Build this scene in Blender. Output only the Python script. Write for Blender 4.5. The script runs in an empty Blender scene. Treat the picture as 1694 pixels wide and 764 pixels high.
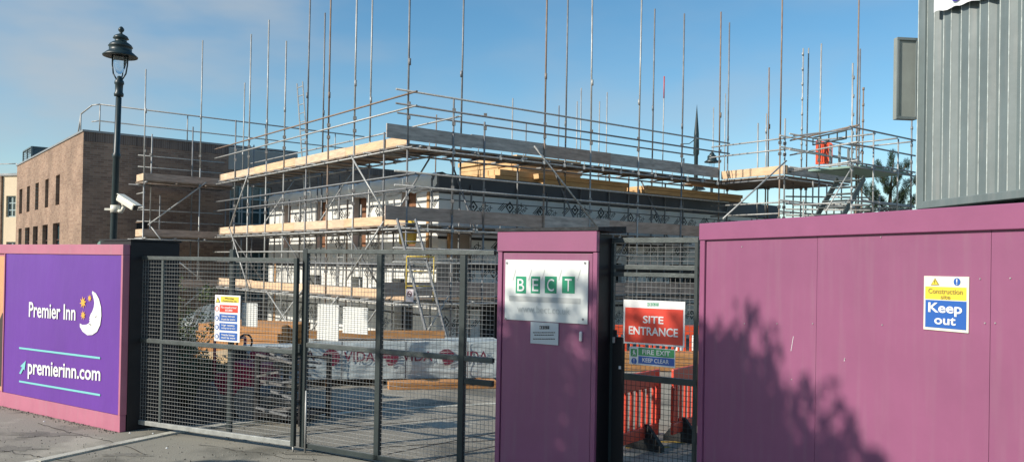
import bpy, math, random
from mathutils import Vector, Matrix
random.seed(7)
PI = math.pi
sc = bpy.context.scene
C = sc.collection
# ------------------------------------------------------------------ camera
F_PX, CYP, EYE = 1400.0, 428.0, 2.3
PITCH, ROLL = math.radians(0.5), math.radians(1.0)
_f = Vector((0, math.cos(PITCH), math.sin(PITCH)))
_r0 = Vector((1, 0, 0)); _u0 = Vector((0, -math.sin(PITCH), math.cos(PITCH)))
_r = _r0*math.cos(ROLL) + _u0*math.sin(ROLL)
_u = -_r0*math.sin(ROLL) + _u0*math.cos(ROLL)
EYEV = Vector((0, 0, EYE))
def ray(px, py):
    return _r*((px-847)/F_PX) + _u*(-(py-CYP)/F_PX) + _f
def at(px, py, D):
    d = ray(px, py); return EYEV + d*(D/d.y)
def ground(px, py, z=0.0):
    d = ray(px, py); return EYEV + d*((z-EYE)/d.z)
cam = bpy.data.cameras.new('camera'); co = bpy.data.objects.new('camera', cam); C.objects.link(co)
m = Matrix.Identity(4)
for i in range(3):
    m[i][0] = _r[i]; m[i][1] = _u[i]; m[i][2] = -_f[i]; m[i][3] = EYEV[i]
co.matrix_world = m
cam.sensor_width = 36; cam.lens = F_PX/1694*36; cam.shift_y = (CYP-382)/1694
cam.clip_end = 3000; cam.clip_start = 0.05
sc.camera = co
# ------------------------------------------------------------------ materials
MC = {}
def mat(name, col, rough=0.6, metal=0.0, var=0.0, vscale=3.0, bump=0.0, bscale=20.0, stretch=(1, 1, 1), col2=None, spec=0.5, streak=0.0, trans=0.0):
    if name in MC: return MC[name]
    M = bpy.data.materials.new(name); M.use_nodes = True
    nt = M.node_tree; b = nt.nodes['Principled BSDF']
    b.inputs['Roughness'].default_value = rough; b.inputs['Metallic'].default_value = metal
    b.inputs['Specular IOR Level'].default_value = spec
    b.inputs['Base Color'].default_value = (*col, 1)
    if trans: b.inputs['Transmission Weight'].default_value = trans
    L = nt.links.new; N = nt.nodes.new
    if var or bump or streak:
        tc = N('ShaderNodeTexCoord'); mp = N('ShaderNodeMapping'); mp.inputs['Scale'].default_value = stretch
        L(tc.outputs['Object'], mp.inputs[0])
    if var or streak:
        nz = N('ShaderNodeTexNoise'); nz.inputs['Scale'].default_value = vscale; nz.inputs['Detail'].default_value = 6
        nz.inputs['Roughness'].default_value = 0.65
        L(mp.outputs[0], nz.inputs['Vector'])
        mr = N('ShaderNodeMapRange'); mr.inputs[1].default_value = 0.3; mr.inputs[2].default_value = 0.7
        L(nz.outputs[0], mr.inputs[0])
        mx = N('ShaderNodeMix'); mx.data_type = 'RGBA'
        c2 = col2 if col2 else tuple(c*(1-var) for c in col)
        c1 = col if col2 else tuple(min(1, c*(1+var*0.6)) for c in col)
        mx.inputs[6].default_value = (*c1, 1); mx.inputs[7].default_value = (*c2, 1)
        L(mr.outputs[0], mx.inputs[0]); out = mx.outputs[2]
        if streak:
            mp2 = N('ShaderNodeMapping'); mp2.inputs['Scale'].default_value = (9, 9, .7); L(tc.outputs['Object'], mp2.inputs[0])
            n2 = N('ShaderNodeTexNoise'); n2.inputs['Scale'].default_value = 1.5; n2.inputs['Detail'].default_value = 4
            L(mp2.outputs[0], n2.inputs['Vector'])
            r2 = N('ShaderNodeMapRange'); r2.inputs[1].default_value = 0.5; r2.inputs[2].default_value = 0.8; r2.inputs[4].default_value = streak
            L(n2.outputs[0], r2.inputs[0])
            m2 = N('ShaderNodeMix'); m2.data_type = 'RGBA'; L(r2.outputs[0], m2.inputs[0]); L(out, m2.inputs[6])
            m2.inputs[7].default_value = (0.32, 0.3, 0.28, 1); out = m2.outputs[2]
        L(out, b.inputs['Base Color'])
        rr = N('ShaderNodeMapRange'); rr.inputs[3].default_value = max(0, rough-0.08); rr.inputs[4].default_value = min(1, rough+0.12)
        L(nz.outputs[0], rr.inputs[0]); L(rr.outputs[0], b.inputs['Roughness'])
    if bump:
        nb = N('ShaderNodeTexNoise'); nb.inputs['Scale'].default_value = bscale; nb.inputs['Detail'].default_value = 5
        L(mp.outputs[0], nb.inputs['Vector'])
        bp = N('ShaderNodeBump'); bp.inputs['Strength'].default_value = bump; bp.inputs['Distance'].default_value = 0.05
        L(nb.outputs[0], bp.inputs['Height']); L(bp.outputs[0], b.inputs['Normal'])
    MC[name] = M
    return M
def brick_mat(name, c1, c2, mortar, bw=0.225, bh=0.075, dirt=0.3):
    M = bpy.data.materials.new(name); M.use_nodes = True; nt = M.node_tree; b = nt.nodes['Principled BSDF']
    N = nt.nodes.new; L = nt.links.new
    tc = N('ShaderNodeTexCoord'); sp = N('ShaderNodeSeparateXYZ'); cb = N('ShaderNodeCombineXYZ')
    L(tc.outputs['Object'], sp.inputs[0]); L(sp.outputs[0], cb.inputs[0]); L(sp.outputs[2], cb.inputs[1])
    br = N('ShaderNodeTexBrick'); L(cb.outputs[0], br.inputs['Vector'])
    br.inputs['Scale'].default_value = 1; br.inputs['Brick Width'].default_value = bw; br.inputs['Row Height'].default_value = bh
    br.inputs['Mortar Size'].default_value = 0.007; br.inputs['Mortar Smooth'].default_value = 0.2; br.inputs['Bias'].default_value = -0.1
    br.inputs['Color1'].default_value = (*c1, 1); br.inputs['Color2'].default_value = (*c2, 1); br.inputs['Mortar'].default_value = (*mortar, 1)
    nz = N('ShaderNodeTexNoise'); nz.inputs['Scale'].default_value = 0.7; nz.inputs['Detail'].default_value = 8; L(tc.outputs['Object'], nz.inputs['Vector'])
    mr = N('ShaderNodeMapRange'); mr.inputs[1].default_value = 0.35; mr.inputs[2].default_value = 0.7; mr.inputs[3].default_value = 1.15; mr.inputs[4].default_value = 1-dirt
    L(nz.outputs[0], mr.inputs[0])
    vm = N('ShaderNodeVectorMath'); vm.operation = 'SCALE'; L(br.outputs[0], vm.inputs[0]); L(mr.outputs[0], vm.inputs['Scale'])
    L(vm.outputs[0], b.inputs['Base Color']); b.inputs['Roughness'].default_value = 0.9
    bp = N('ShaderNodeBump'); bp.inputs['Strength'].default_value = 0.5; bp.inputs['Distance'].default_value = 0.01; bp.invert = True
    L(br.outputs['Fac'], bp.inputs['Height']); L(bp.outputs[0], b.inputs['Normal'])
    return M
steel = mat('galvanised_tube', (.42, .42, .40), .5, .25, .35, 6, stretch=(3, 3, .8))
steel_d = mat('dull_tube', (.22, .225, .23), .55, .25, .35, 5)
rusty = mat('rust_speckled_tube', (.3, .25, .21), .65, .15, .5, 7, stretch=(3, 3, .8), col2=(.2, .12, .07))
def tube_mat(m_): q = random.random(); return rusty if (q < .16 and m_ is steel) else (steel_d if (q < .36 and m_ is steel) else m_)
coup = mat('coupler_steel', (.2, .19, .18), .6, .4, .4, 8)
red_tip = mat('red_painted_tube', (.5, .07, .05), .5)
pine = mat('pine_board', (.68, .50, .34), .75, 0, .3, 2.2, .25, 30, (1, 1, 5))
pine2 = mat('new_pine_board', (.70, .48, .29), .75, 0, .25, 2.2, .25, 30, (1, 1, 5))
greyb = mat('weathered_board', (.45, .41, .37), .85, 0, .4, 2.5, .25, 30, (1, 1, 5))
brownb = mat('brown_weathered_board', (.42, .32, .26), .85, 0, .35, 2.5, .25, 30, (1, 1, 5))
deckm = mat('deck_board', (.26, .2, .15), .9, 0, .5, 3, .2, 20)
black = mat('black_paint', (.006, .006, .008), .6, 0, .3, 4)
mesh_m = mat('weldmesh_wire', (.36, .36, .34), .5, .35, .3, 5)
frame_g = mat('galvanised_gate_frame', (.09, .105, .102), .5, .35, .35, 7, .1, 60)
frame_d = mat('dark_gate_frame', (.03, .042, .042), .5, .1, .3, 6)
purple = mat('plum_painted_steel', (.285, .095, .182), .42, 0, .12, 1.1, .03, 2.5, streak=.14)
purple_d = mat('plum_trim_paint', (.30, .095, .185), .4, 0, .1, 2)
pink = mat('pink_painted_timber', (.46, .155, .225), .5, 0, .12, 2, streak=.18)
banner_m = mat('violet_banner_vinyl', (.14, .04, .32), .38, 0, .12, 1.0, .6, 1.3, (1, 1, .35))
white = mat('white_print', (.8, .8, .78), .4, 0, .06, 2)
whitepl = mat('white_plastic', (.78, .78, .74), .35, 0, .05, 3)
teal = mat('teal_print', (.2, .55, .55), .5)
gold = mat('gold_print', (.8, .42, .06), .5)
green = mat('green_print', (.02, .3, .16), .4)
green2 = mat('safety_green_print', (.06, .33, .12), .4)
red = mat('red_print', (.75, .06, .035), .4, 0, .08, 2)
blue = mat('blue_print', (.03, .12, .42), .4)
yellow = mat('yellow_print', (.78, .62, .06), .45)
ink = mat('black_print', (.02, .02, .02), .5)
greyink = mat('faded_grey_print', (.48, .5, .48), .5)
brownink = mat('faded_brown_print', (.3, .22, .06), .5)
wrap = mat('white_breather_membrane', (.74, .73, .68), .55, 0, .14, 1.2, .9, 1.6, (1, 1, 1.6))
wrap2 = mat('grey_white_membrane', (.74, .75, .72), .6, 0, .12, 1, .35, 1.2)
slate = mat('dark_roof_membrane', (.07, .08, .095), .6, 0, .25, .8, .4, 1)
osb = mat('osb_board', (.24, .11, .055), .8, 0, .4, 12)
osb_l = mat('pale_timber_stud', (.5, .28, .12), .8, 0, .3, 6)
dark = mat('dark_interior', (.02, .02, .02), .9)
timber = mat('yellow_timber', (.66, .42, .2), .75, 0, .25, 1.5, .2, 20, (1, 1, 4))
timber_o = mat('orange_timber', (.52, .25, .09), .8, 0, .3, 1.5, .2, 20, (1, 1, 4))
plastic_o = mat('orange_plastic', (.8, .1, .035), .45, 0, .12, 3)
plastic_r = mat('red_plastic', (.78, .085, .045), .45, 0, .12, 3)
rubber = mat('black_rubber', (.02, .02, .02), .8)
cgrey = mat('container_grey_paint', (.15, .185, .185), .5, 0, .2, 1.3, .08, 4, streak=.3)
cedge = mat('pale_grey_edge', (.6, .64, .6), .5, 0, .4, 9)
polewhite = mat('cream_camera_paint', (.75, .72, .6), .4)
lampm = mat('dark_green_cast_iron', (.018, .035, .038), .4, 0, .3, 4)
glassm = mat('lamp_glass', (.9, .95, .95), .12, 0, trans=.93); glassm.node_tree.nodes['Principled BSDF'].inputs['IOR'].default_value = 1.08
wglass = mat('window_glass', (.05, .09, .1), .08, 0, .3, 1, spec=.8)
wframe = mat('grey_window_frame', (.3, .38, .38), .5)
cream = mat('cream_render', (.68, .55, .38), .8, 0, .08, .8)
louvre = mat('grey_louvre', (.13, .17, .18), .5, .2)
concrete_p = mat('concrete_panel', (.33, .33, .31), .8, 0, .15, 1.5)
maroon = mat('maroon_machine_paint', (.3, .015, .06), .35, 0, .2, 4)
vida_w = mat('silver_timber_wrap', (.5, .56, .56), .4, 0, .15, 1.5, 1.0, 2.2, (.5, 1, 3))
vida_ink = mat('maroon_print', (.16, .02, .045), .5)
blue_wrap = mat('blue_grey_sheet', (.22, .33, .38), .45, 0, .25, 2, 1.0, 3)
palegreen = mat('pale_green_board', (.2, .36, .3), .5, 0, .1, 2)
yellow_p = mat('yellow_painted_tube', (.6, .42, .05), .5)
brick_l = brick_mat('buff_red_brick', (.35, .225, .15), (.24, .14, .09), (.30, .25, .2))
brick_r = brick_mat('buff_red_brick_shaded', (.28, .19, .14), (.165, .105, .08), (.26, .22, .18))  # same brick darkened: shade of the front face put into its colour
soldier = brick_mat('soldier_course_brick', (.16, .12, .10), (.08, .06, .055), (.22, .19, .17), .075, .45)
bark = mat('bark', (.1, .075, .05), .9, 0, .4, 8, .5, 12)
leaf = mat('leaf_green', (.06, .1, .025), .6, 0, .4, 2)
leaf2 = mat('leaf_olive', (.12, .14, .04), .6, 0, .4, 2)
needle = mat('pine_needles', (.03, .055, .022), .7, 0, .4, 1.5)
# ------------------------------------------------------------------ mesh builder
class MB:
    def __init__(s): s.v = []; s.f = []; s.mi = []; s.sm = []
    def add(s, vs, fs, mi=0, smooth=False):
        o = len(s.v); s.v += [tuple(p) for p in vs]
        for f in fs: s.f.append([o+i for i in f]); s.mi.append(mi); s.sm.append(smooth)
        return s
    def box(s, x0, x1, y0, y1, z0, z1, mi=0):
        v = [(x0,y0,z0),(x1,y0,z0),(x1,y1,z0),(x0,y1,z0),(x0,y0,z1),(x1,y0,z1),(x1,y1,z1),(x0,y1,z1)]
        return s.add(v, [(0,3,2,1),(4,5,6,7),(0,1,5,4),(1,2,6,5),(2,3,7,6),(3,0,4,7)], mi)
    def bar(s, p0, p1, w, h, mi=0, up=(0,0,1)):
        p0 = Vector(p0); p1 = Vector(p1); d = (p1-p0).normalized(); up = Vector(up)
        if abs(d.dot(up)) > .98: up = Vector((0,1,0))
        a = d.cross(up).normalized()*(w/2); b = a.cross(d).normalized()*(h/2)
        v = [p0-a-b, p0+a-b, p0+a+b, p0-a+b, p1-a-b, p1+a-b, p1+a+b, p1-a+b]
        return s.add(v, [(0,3,2,1),(4,5,6,7),(0,1,5,4),(1,2,6,5),(2,3,7,6),(3,0,4,7)], mi)
    def tube(s, p0, p1, r, n=8, mi=0, r1=None, cap=True):
        p0 = Vector(p0); p1 = Vector(p1); d = (p1-p0)
        if d.length < 1e-6: return s
        d.normalize(); up = Vector((0,0,1)) if abs(d.z) < .95 else Vector((1,0,0))
        a = d.cross(up).normalized(); b = a.cross(d).normalized(); r1 = r if r1 is None else r1
        v = []
        for p, q in ((p0, r), (p1, r1)):
            for i in range(n):
                t = 2*PI*i/n; v.append(p + a*(q*math.cos(t)) + b*(q*math.sin(t)))
        f = [(i, (i+1) % n, n+(i+1) % n, n+i) for i in range(n)]
        s.add(v, f, mi, n > 4)
        if cap: s.add([], []); o = len(s.v)-2*n; s.f.append([o+i for i in range(n)][::-1]); s.f.append([o+n+i for i in range(n)]); s.mi += [mi, mi]; s.sm += [False, False]
        return s
    def path(s, pts, r, n=8, mi=0):
        for a, b in zip(pts[:-1], pts[1:]): s.tube(a, b, r, n, mi)
        return s
    def lathe(s, prof, cx=0, cy=0, n=20, mi=0, smooth=True):
        v = []; f = []
        for r, z in prof:
            for i in range(n):
                t = 2*PI*i/n; v.append((cx+r*math.cos(t), cy+r*math.sin(t), z))
        for k in range(len(prof)-1):
            for i in range(n): f.append((k*n+i, k*n+(i+1) % n, (k+1)*n+(i+1) % n, (k+1)*n+i))
        return s.add(v, f, mi, smooth)
    def prism_xz(s, pts, y0, y1, mi=0):
        n = len(pts); v = [(x, y0, z) for x, z in pts] + [(x, y1, z) for x, z in pts]
        f = [tuple(range(n)), tuple(range(2*n-1, n-1, -1))] + [(i, n+i, n+(i+1) % n, (i+1) % n) for i in range(n)]
        return s.add(v, f, mi)
    def build(s, name, mats, parent=None, bevel=0.0, kind=None):
        me = bpy.data.meshes.new(name); me.from_pydata(s.v, [], s.f)
        if not isinstance(mats, (list, tuple)): mats = [mats]
        for m_ in mats: me.materials.append(m_)
        me.polygons.foreach_set('material_index', s.mi); me.polygons.foreach_set('use_smooth', s.sm)
        me.update()
        o = bpy.data.objects.new(name, me); C.objects.link(o)
        if parent: o.parent = parent
        if bevel:
            bm = o.modifiers.new('bevel', 'BEVEL'); bm.width = bevel; bm.segments = 2; bm.limit_method = 'ANGLE'; bm.angle_limit = .6
        if kind: o['kind'] = kind
        return o
def tag(o, label, cat, group=None):
    o['label'] = label; o['category'] = cat
    if group: o['group'] = group
    return o
def thing(name, label, cat, loc=(0,0,0), rotz=0, group=None):
    o = bpy.data.objects.new(name, None); C.objects.link(o); o.location = loc; o.rotation_euler = (0,0,rotz)
    o.empty_display_size = .2
    return tag(o, label, cat, group)
def kids(o): return [c for c in list(C.objects) if c.parent == o]
def copy_tree(o, parent=None):
    c = o.copy(); C.objects.link(c); c.parent = parent
    for ch in kids(o): copy_tree(ch, c)
    return c
# text -> 2D geometry
_tg = {}
def text_geo(t, bold=0.0, shear=0.0):
    k = (t, bold, shear)
    if k in _tg: return _tg[k]
    cu = bpy.data.curves.new('lettering', 'FONT'); cu.body = t; cu.offset = bold; cu.shear = shear; cu.resolution_u = 4; cu.fill_mode = 'FRONT'
    ob = bpy.data.objects.new('lettering', cu); C.objects.link(ob); bpy.context.view_layer.update()
    me = bpy.data.meshes.new_from_object(ob.evaluated_get(bpy.context.evaluated_depsgraph_get()))
    vs = [(v.co.x, v.co.y) for v in me.vertices]; fs = [tuple(p.vertices) for p in me.polygons]
    bpy.data.objects.remove(ob); bpy.data.curves.remove(cu); bpy.data.meshes.remove(me)
    x0 = min(v[0] for v in vs); x1 = max(v[0] for v in vs); y0 = min(v[1] for v in vs); y1 = max(v[1] for v in vs)
    vs = [((x-x0)/(x1-x0), (y-y0)/(y1-y0)) for x, y in vs]
    _tg[k] = (vs, fs, (x1-x0)/(y1-y0)); return _tg[k]
def add_text(mb, t, x0, x1, z0, z1, y, mi=0, bold=0.012, z0r=None, z1r=None):
    """fit text in rect on an xz face looking to -y; z0r/z1r: right-hand z when the line slopes"""
    vs, fs, _ = text_geo(t, bold)
    z0r = z0 if z0r is None else z0r; z1r = z1 if z1r is None else z1r
    out = []
    for a, b in vs:
        lo = z0+(z0r-z0)*a; hi = z1+(z1r-z1)*a
        out.append((x0+(x1-x0)*a, y, lo+(hi-lo)*b))
    mb.add(out, fs, mi)
class Face:
    def __init__(s, O, d, flip=False):
        s.O = Vector((O[0], O[1], 0)); d = Vector((d[0], d[1], 0)).normalized(); s.d = d; s.th = math.atan2(d.y, d.x)
        s.n = Vector((d.y, -d.x, 0))      # outward (local -y)
    def W(s, a, y=0, z=0): return s.O + s.d*a - s.n*y + Vector((0,0,z))
    def P(s, px, py, y=0):                # pixel -> (along, height) on the plane at local y
        o = s.O - s.n*y; r = ray(px, py); t = (o-EYEV).dot(s.n)/r.dot(s.n); q = EYEV + r*t
        return (q-o).dot(s.d), q.z
    def R(s, x0, y0, x1, y1, y=0):
        ym = (y0+y1)/2; xm = (x0+x1)/2
        return s.P(x0, ym, y)[0], s.P(x1, ym, y)[0], s.P(xm, y1, y)[1], s.P(xm, y0, y)[1]
def dirpx(vp): v = Vector(((vp-847)/F_PX, 1, 0)); return v.normalized()
# ------------------------------------------------------------------ principal directions
U = Vector((-.617, .787, 0)).normalized(); V = Vector((.788, .615, 0)).normalized()
HD = Vector((.825, -.566, 0)).normalized()
SUN = Vector((-.87, -.49, 0)).normalized(); EL = math.radians(30)
# ------------------------------------------------------------------ world + sun
w = bpy.data.worlds.new('World'); sc.world = w; w.use_nodes = True
nt = w.node_tree; N = nt.nodes.new; L = nt.links.new; bg = nt.nodes['Background']
sky = N('ShaderNodeTexSky'); sky.sky_type = 'NISHITA'; sky.sun_disc = False; sky.sun_elevation = EL
sky.sun_rotation = math.atan2(SUN.x, SUN.y); sky.air_density = 1.0; sky.dust_density = .35; sky.ozone_density = 2.2
hs = N('ShaderNodeHueSaturation'); hs.inputs['Hue'].default_value = .49; hs.inputs['Saturation'].default_value = 1.25; hs.inputs['Value'].default_value = 1.72
L(sky.outputs[0], hs.inputs['Color'])
tc = N('ShaderNodeTexCoord'); mp = N('ShaderNodeMapping'); mp.inputs['Scale'].default_value = (1.3, 1.3, 3.6); mp.inputs['Rotation'].default_value = (.15, .22, .3)
L(tc.outputs['Generated'], mp.inputs[0])
nz = N('ShaderNodeTexNoise'); nz.inputs['Scale'].default_value = 2.1; nz.inputs['Detail'].default_value = 5; nz.inputs['Roughness'].default_value = .45; L(mp.outputs[0], nz.inputs['Vector'])
mr = N('ShaderNodeMapRange'); mr.interpolation_type = 'SMOOTHSTEP'; mr.inputs[1].default_value = .44; mr.inputs[2].default_value = .72; mr.inputs[4].default_value = .7
L(nz.outputs[0], mr.inputs[0])
# more cloud towards the upper left of the view (direction based)
dt = N('ShaderNodeVectorMath'); dt.operation = 'DOT_PRODUCT'; L(tc.outputs['Generated'], dt.inputs[0]); dt.inputs[1].default_value = Vector((-.50, .80, .32)).normalized()
m2 = N('ShaderNodeMapRange'); m2.interpolation_type = 'SMOOTHSTEP'; m2.inputs[1].default_value = .86; m2.inputs[2].default_value = 1.0; m2.inputs[3].default_value = .5; m2.inputs[4].default_value = 1.3
L(dt.outputs['Value'], m2.inputs[0])
mu = N('ShaderNodeMath'); mu.operation = 'MULTIPLY'; mu.use_clamp = True; L(mr.outputs[0], mu.inputs[0]); L(m2.outputs[0], mu.inputs[1])
mx = N('ShaderNodeMix'); mx.data_type = 'RGBA'; L(mu.outputs[0], mx.inputs[0]); L(hs.outputs[0], mx.inputs[6]); mx.inputs[7].default_value = (6.0, 6.5, 6.9, 1)
L(mx.outputs[2], bg.inputs[0]); bg.inputs[1].default_value = .077
sl = bpy.data.lights.new('sun', 'SUN'); sl.energy = 4.9; sl.angle = math.radians(.55); sl.color = (1, .93, .82)
so = bpy.data.objects.new('sun', sl); C.objects.link(so)
sdir = Vector((SUN.x*math.cos(EL), SUN.y*math.cos(EL), math.sin(EL)))
so.rotation_euler = sdir.to_track_quat('Z', 'Y').to_euler(); so.location = (-20, -12, 20)
sc.view_settings.view_transform = 'Standard'; sc.view_settings.look = 'None'; sc.view_settings.exposure = 0.12; sc.view_settings.gamma = 1
# ------------------------------------------------------------------ ground
def ground_mat(name, base, dk, lt, s1, s2, rough=.9):
    M = bpy.data.materials.new(name); M.use_nodes = True; nt = M.node_tree; b = nt.nodes['Principled BSDF']; N = nt.nodes.new; L = nt.links.new
    tc = N('ShaderNodeTexCoord')
    a = N('ShaderNodeTexNoise'); a.inputs['Scale'].default_value = s1; a.inputs['Detail'].default_value = 7; a.inputs['Roughness'].default_value = .6; L(tc.outputs['Object'], a.inputs['Vector'])
    r = N('ShaderNodeValToRGB'); e = r.color_ramp.elements; e[0].position = .36; e[0].color = (*dk, 1); e[1].position = .66; e[1].color = (*lt, 1)
    q = e.new(.47); q.color = (*base, 1); q = e.new(.57); q.color = (*base, 1)
    L(a.outputs[0], r.inputs[0])
    g = N('ShaderNodeTexNoise'); g.inputs['Scale'].default_value = s2; g.inputs['Detail'].default_value = 3; L(tc.outputs['Object'], g.inputs['Vector'])
    k = N('ShaderNodeMapRange'); k.inputs[1].default_value = .3; k.inputs[2].default_value = .7; k.inputs[3].default_value = .72; k.inputs[4].default_value = 1.3; L(g.outputs[0], k.inputs[0])
    vm = N('ShaderNodeVectorMath'); vm.operation = 'SCALE'; L(r.outputs[0], vm.inputs[0]); L(k.outputs[0], vm.inputs['Scale']); L(vm.outputs[0], b.inputs['Base Color'])
    b.inputs['Roughness'].default_value = rough
    bp = N('ShaderNodeBump'); bp.inputs['Strength'].default_value = .35; bp.inputs['Distance'].default_value = .01; L(g.outputs[0], bp.inputs['Height']); L(bp.outputs[0], b.inputs['Normal'])
    return M
asphalt = ground_mat('worn_asphalt', (.27, .25, .2), (.15, .14, .11), (.38, .35, .28), .8, 70)
yardm = ground_mat('yard_concrete', (.28, .255, .205), (.14, .13, .105), (.4, .37, .3), .55, 45)
kerbm = ground_mat('kerb_concrete', (.5, .48, .4), (.34, .32, .27), (.6, .57, .5), 3, 60)
def structure(o): o['kind'] = 'structure'; return o
structure(MB().add([(-900,-900,0),(900,-900,0),(900,900,0),(-900,900,0)], [(0,1,2,3)]).build('ground', asphalt))
def sheet(name, pts, z, m_): return structure(MB().add([(x,y,z) for x,y in pts], [tuple(range(len(pts)))]).build(name, m_))
kp = [ground(-160, 800), ground(60, 764), ground(185, 737), ground(298, 714), ground(372, 703), ground(484, 692), ground(600, 681), ground(830, 668)]
sheet('yard_slab', [(p.x, p.y) for p in kp[3:]]+[(9, 14.5), (14, 45), (-24, 45), (-9, 14.5)], .004, yardm)
sheet('yard_apron', [(p.x, p.y) for p in (ground(484, 694), ground(600, 683), ground(830, 669))]+[(3.4, 10.5), (2.2, 7.2), (.2, 8.7), (-2.4, 10.4)], .008, yardm)
kb = MB()
for a, b in zip(kp[:-1], kp[1:]):
    d = (b-a).normalized(); n = Vector((-d.y, d.x, 0))*.065
    L_ = (b-a).length; k = max(1, int(L_/.9))
    for i in range(k):
        q0 = a+(b-a)*(i/k)+d*.006; q1 = a+(b-a)*((i+1)/k)-d*.006
        kb.add([q0-n, q1-n, q1+n, q0+n]+[v+Vector((0,0,.022)) for v in (q0-n, q1-n, q1+n, q0+n)], [(4,5,6,7),(0,1,5,4),(1,2,6,5),(2,3,7,6),(3,0,4,7)])
structure(kb.build('kerb', kerbm))
ym = mat('worn_yellow_paint', (.6, .38, .06), .8, 0, .4, 12)
for (a, b) in (((1035, 741), (1108, 740)), ((1085, 731), (1165, 733))):
    p = ground(*a); q = ground(*b); d = (q-p).normalized(); n = Vector((-d.y, d.x, 0))*.045
    structure(MB().add([v+Vector((0,0,.012)) for v in (p-n, q-n, q+n, p+n)], [(0,1,2,3)]).build('yellow_road_marking', ym))
pm = ground_mat('tarmac_repair', (.2, .185, .15), (.14, .13, .105), (.28, .26, .21), 1.5, 60)
rnd = random.Random(31)
for cx_, cy_, rx_, ry_ in ((70, 718, .55, .22), (150, 700, .3, .12), (730, 765, .7, .35), (20, 742, .4, .2), (210, 752, .35, .12)):
    g_ = ground(cx_, cy_); pts = []
    for i in range(40):
        a_ = 2*PI*i/40; k_ = .72+.3*math.sin(3*a_+cx_)*.5+.22*math.sin(7*a_+cy_)+rnd.uniform(-.12, .12)
        pts.append((g_.x+rx_*k_*math.cos(a_), g_.y+ry_*k_*math.sin(a_)))
    sheet('tarmac_stain', pts, .0035, pm)
cm_ = mat('crack_dark', (.04, .036, .03), .95); rnd = random.Random(77)
for (a, b) in (((60, 700), (250, 748)), ((330, 735), (520, 764)), ((470, 752), (640, 745)), ((0, 745), (130, 764))):
    P_ = ground(*a); Q_ = ground(*b); n_ = 26; w_ = Vector((-(Q_-P_).y, (Q_-P_).x, 0)).normalized(); pts = []
    off = 0
    for i in range(n_+1): off += rnd.uniform(-.035, .035); pts.append(P_+(Q_-P_)*(i/n_)+w_*off)
    cb_ = MB()
    for u_, v_ in zip(pts[:-1], pts[1:]):
        e_ = w_*rnd.uniform(.003, .008); cb_.add([q+Vector((0,0,.0065)) for q in (u_-e_, v_-e_, v_+e_, u_+e_)], [(0,1,2,3)])
    structure(cb_.build('pavement_crack', cm_))
# expansion joints in the yard
jm = mat('joint_dark', (.05, .045, .04), .9)
jb = MB()
for (a, b) in (((400, 706), (640, 668)), ((430, 722), (760, 690)), ((560, 745), (830, 728)), ((640, 752), (900, 700)), ((700, 764), (1000, 700))):
    p = ground(*a); q = ground(*b); d = (q-p).normalized(); n = Vector((-d.y, d.x, 0))*.014
    jb.add([v+Vector((0,0,.0125)) for v in (p-n, q-n, q+n, p+n)], [(0,1,2,3)])
structure(jb.build('paving_joint', jm))
# ------------------------------------------------------------------ left hoarding
PH1 = at(204, 560, 11.3); LH = Face((PH1.x, PH1.y), HD)
HT = LH.P(206, 418)[1]
z0h = 0.0
h = thing('hoarding', 'pink framed timber hoarding carrying the violet hotel banner left of the gate', 'hoarding', LH.W(-6, 0, 0), LH.th)
# local x: 0..6, right end at 6
topl = 2.50; 
MB().box(0, 5.955, .0, .05, .22, topl-.14).build('panel', pink, h)
MB().box(-.0, 6, -.03, .075, topl-.14, topl).build('top_rail', pink, h, .004)
MB().box(-.0, 6, -.025, .06, 0, .22).build('base_board', pink, h, .004)
MB().box(5.957, 6, -.028, .07, .2225, topl-.1425).build('end_trim', pink, h, .003)
bx0 = LH.P(9, 560)[0]+6; 
MB().box(bx0-.03, bx0-.005, -.03, 0, .2225, topl-.143).build('joint_trim', pink, h, .002)
# banner
bl = thing('hotel_banner', 'violet vinyl banner with white hotel name, web address and crescent moon', 'banner', LH.W(bx0-6, -.012, .2), LH.th)
def L2(px, py): a, z = LH.P(px, py, -.012); return a+6-bx0, z-.2
bw = 5.957-bx0
vm_ = MB(); nx, nzz = 40, 30
def rip(a, b): return -.003-.004*math.sin(a*7+math.sin(b*2))*math.exp(-((a/bw-.45)/.12)**2) - .003*math.sin(a*11+b*3)*math.exp(-((a/bw-.05)/.1)**2)
vv = [(bw*i/nx, rip(bw*i/nx, j/nzz*2.1), 2.13*j/nzz+.025) for j in range(nzz+1) for i in range(nx+1)]
vm_.add(vv, [(j*(nx+1)+i, j*(nx+1)+i+1, (j+1)*(nx+1)+i+1, (j+1)*(nx+1)+i) for j in range(nzz) for i in range(nx)], 0, True)
vm_.build('vinyl_sheet', banner_m, bl)
Y = -.0125
def txt_px(name, t, Lf, x0, y0b, y0t, x1, y1b, y1t, mt, parent, y, bold=.012):
    a0, zb0 = Lf(x0, y0b); _, zt0 = Lf(x0, y0t); a1, zb1 = Lf(x1, y1b); _, zt1 = Lf(x1, y1t)
    mb = MB(); add_text(mb, t, a0, a1, zb0, zt0, y, 0, bold, zb1, zt1); return mb.build(name, mt, parent)
txt_px('name_lettering', 'Premier Inn', L2, 49, 524, 499, 126, 530, 504, white, bl, Y, .016)
txt_px('address_lettering', 'premierinn.com', L2, 47, 626, 594, 167, 637, 607, white, bl, Y, .018)
def strip_px(name, Lf, pts, mt, parent, y):
    mb = MB(); mb.add([(Lf(*p)[0], y, Lf(*p)[1]) for p in pts], [tuple(range(len(pts)))]); return mb.build(name, mt, parent)
strip_px('underline', L2, [(33,573.5),(33,576.5),(167,593.5),(167,590)], teal, bl, Y)
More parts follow.
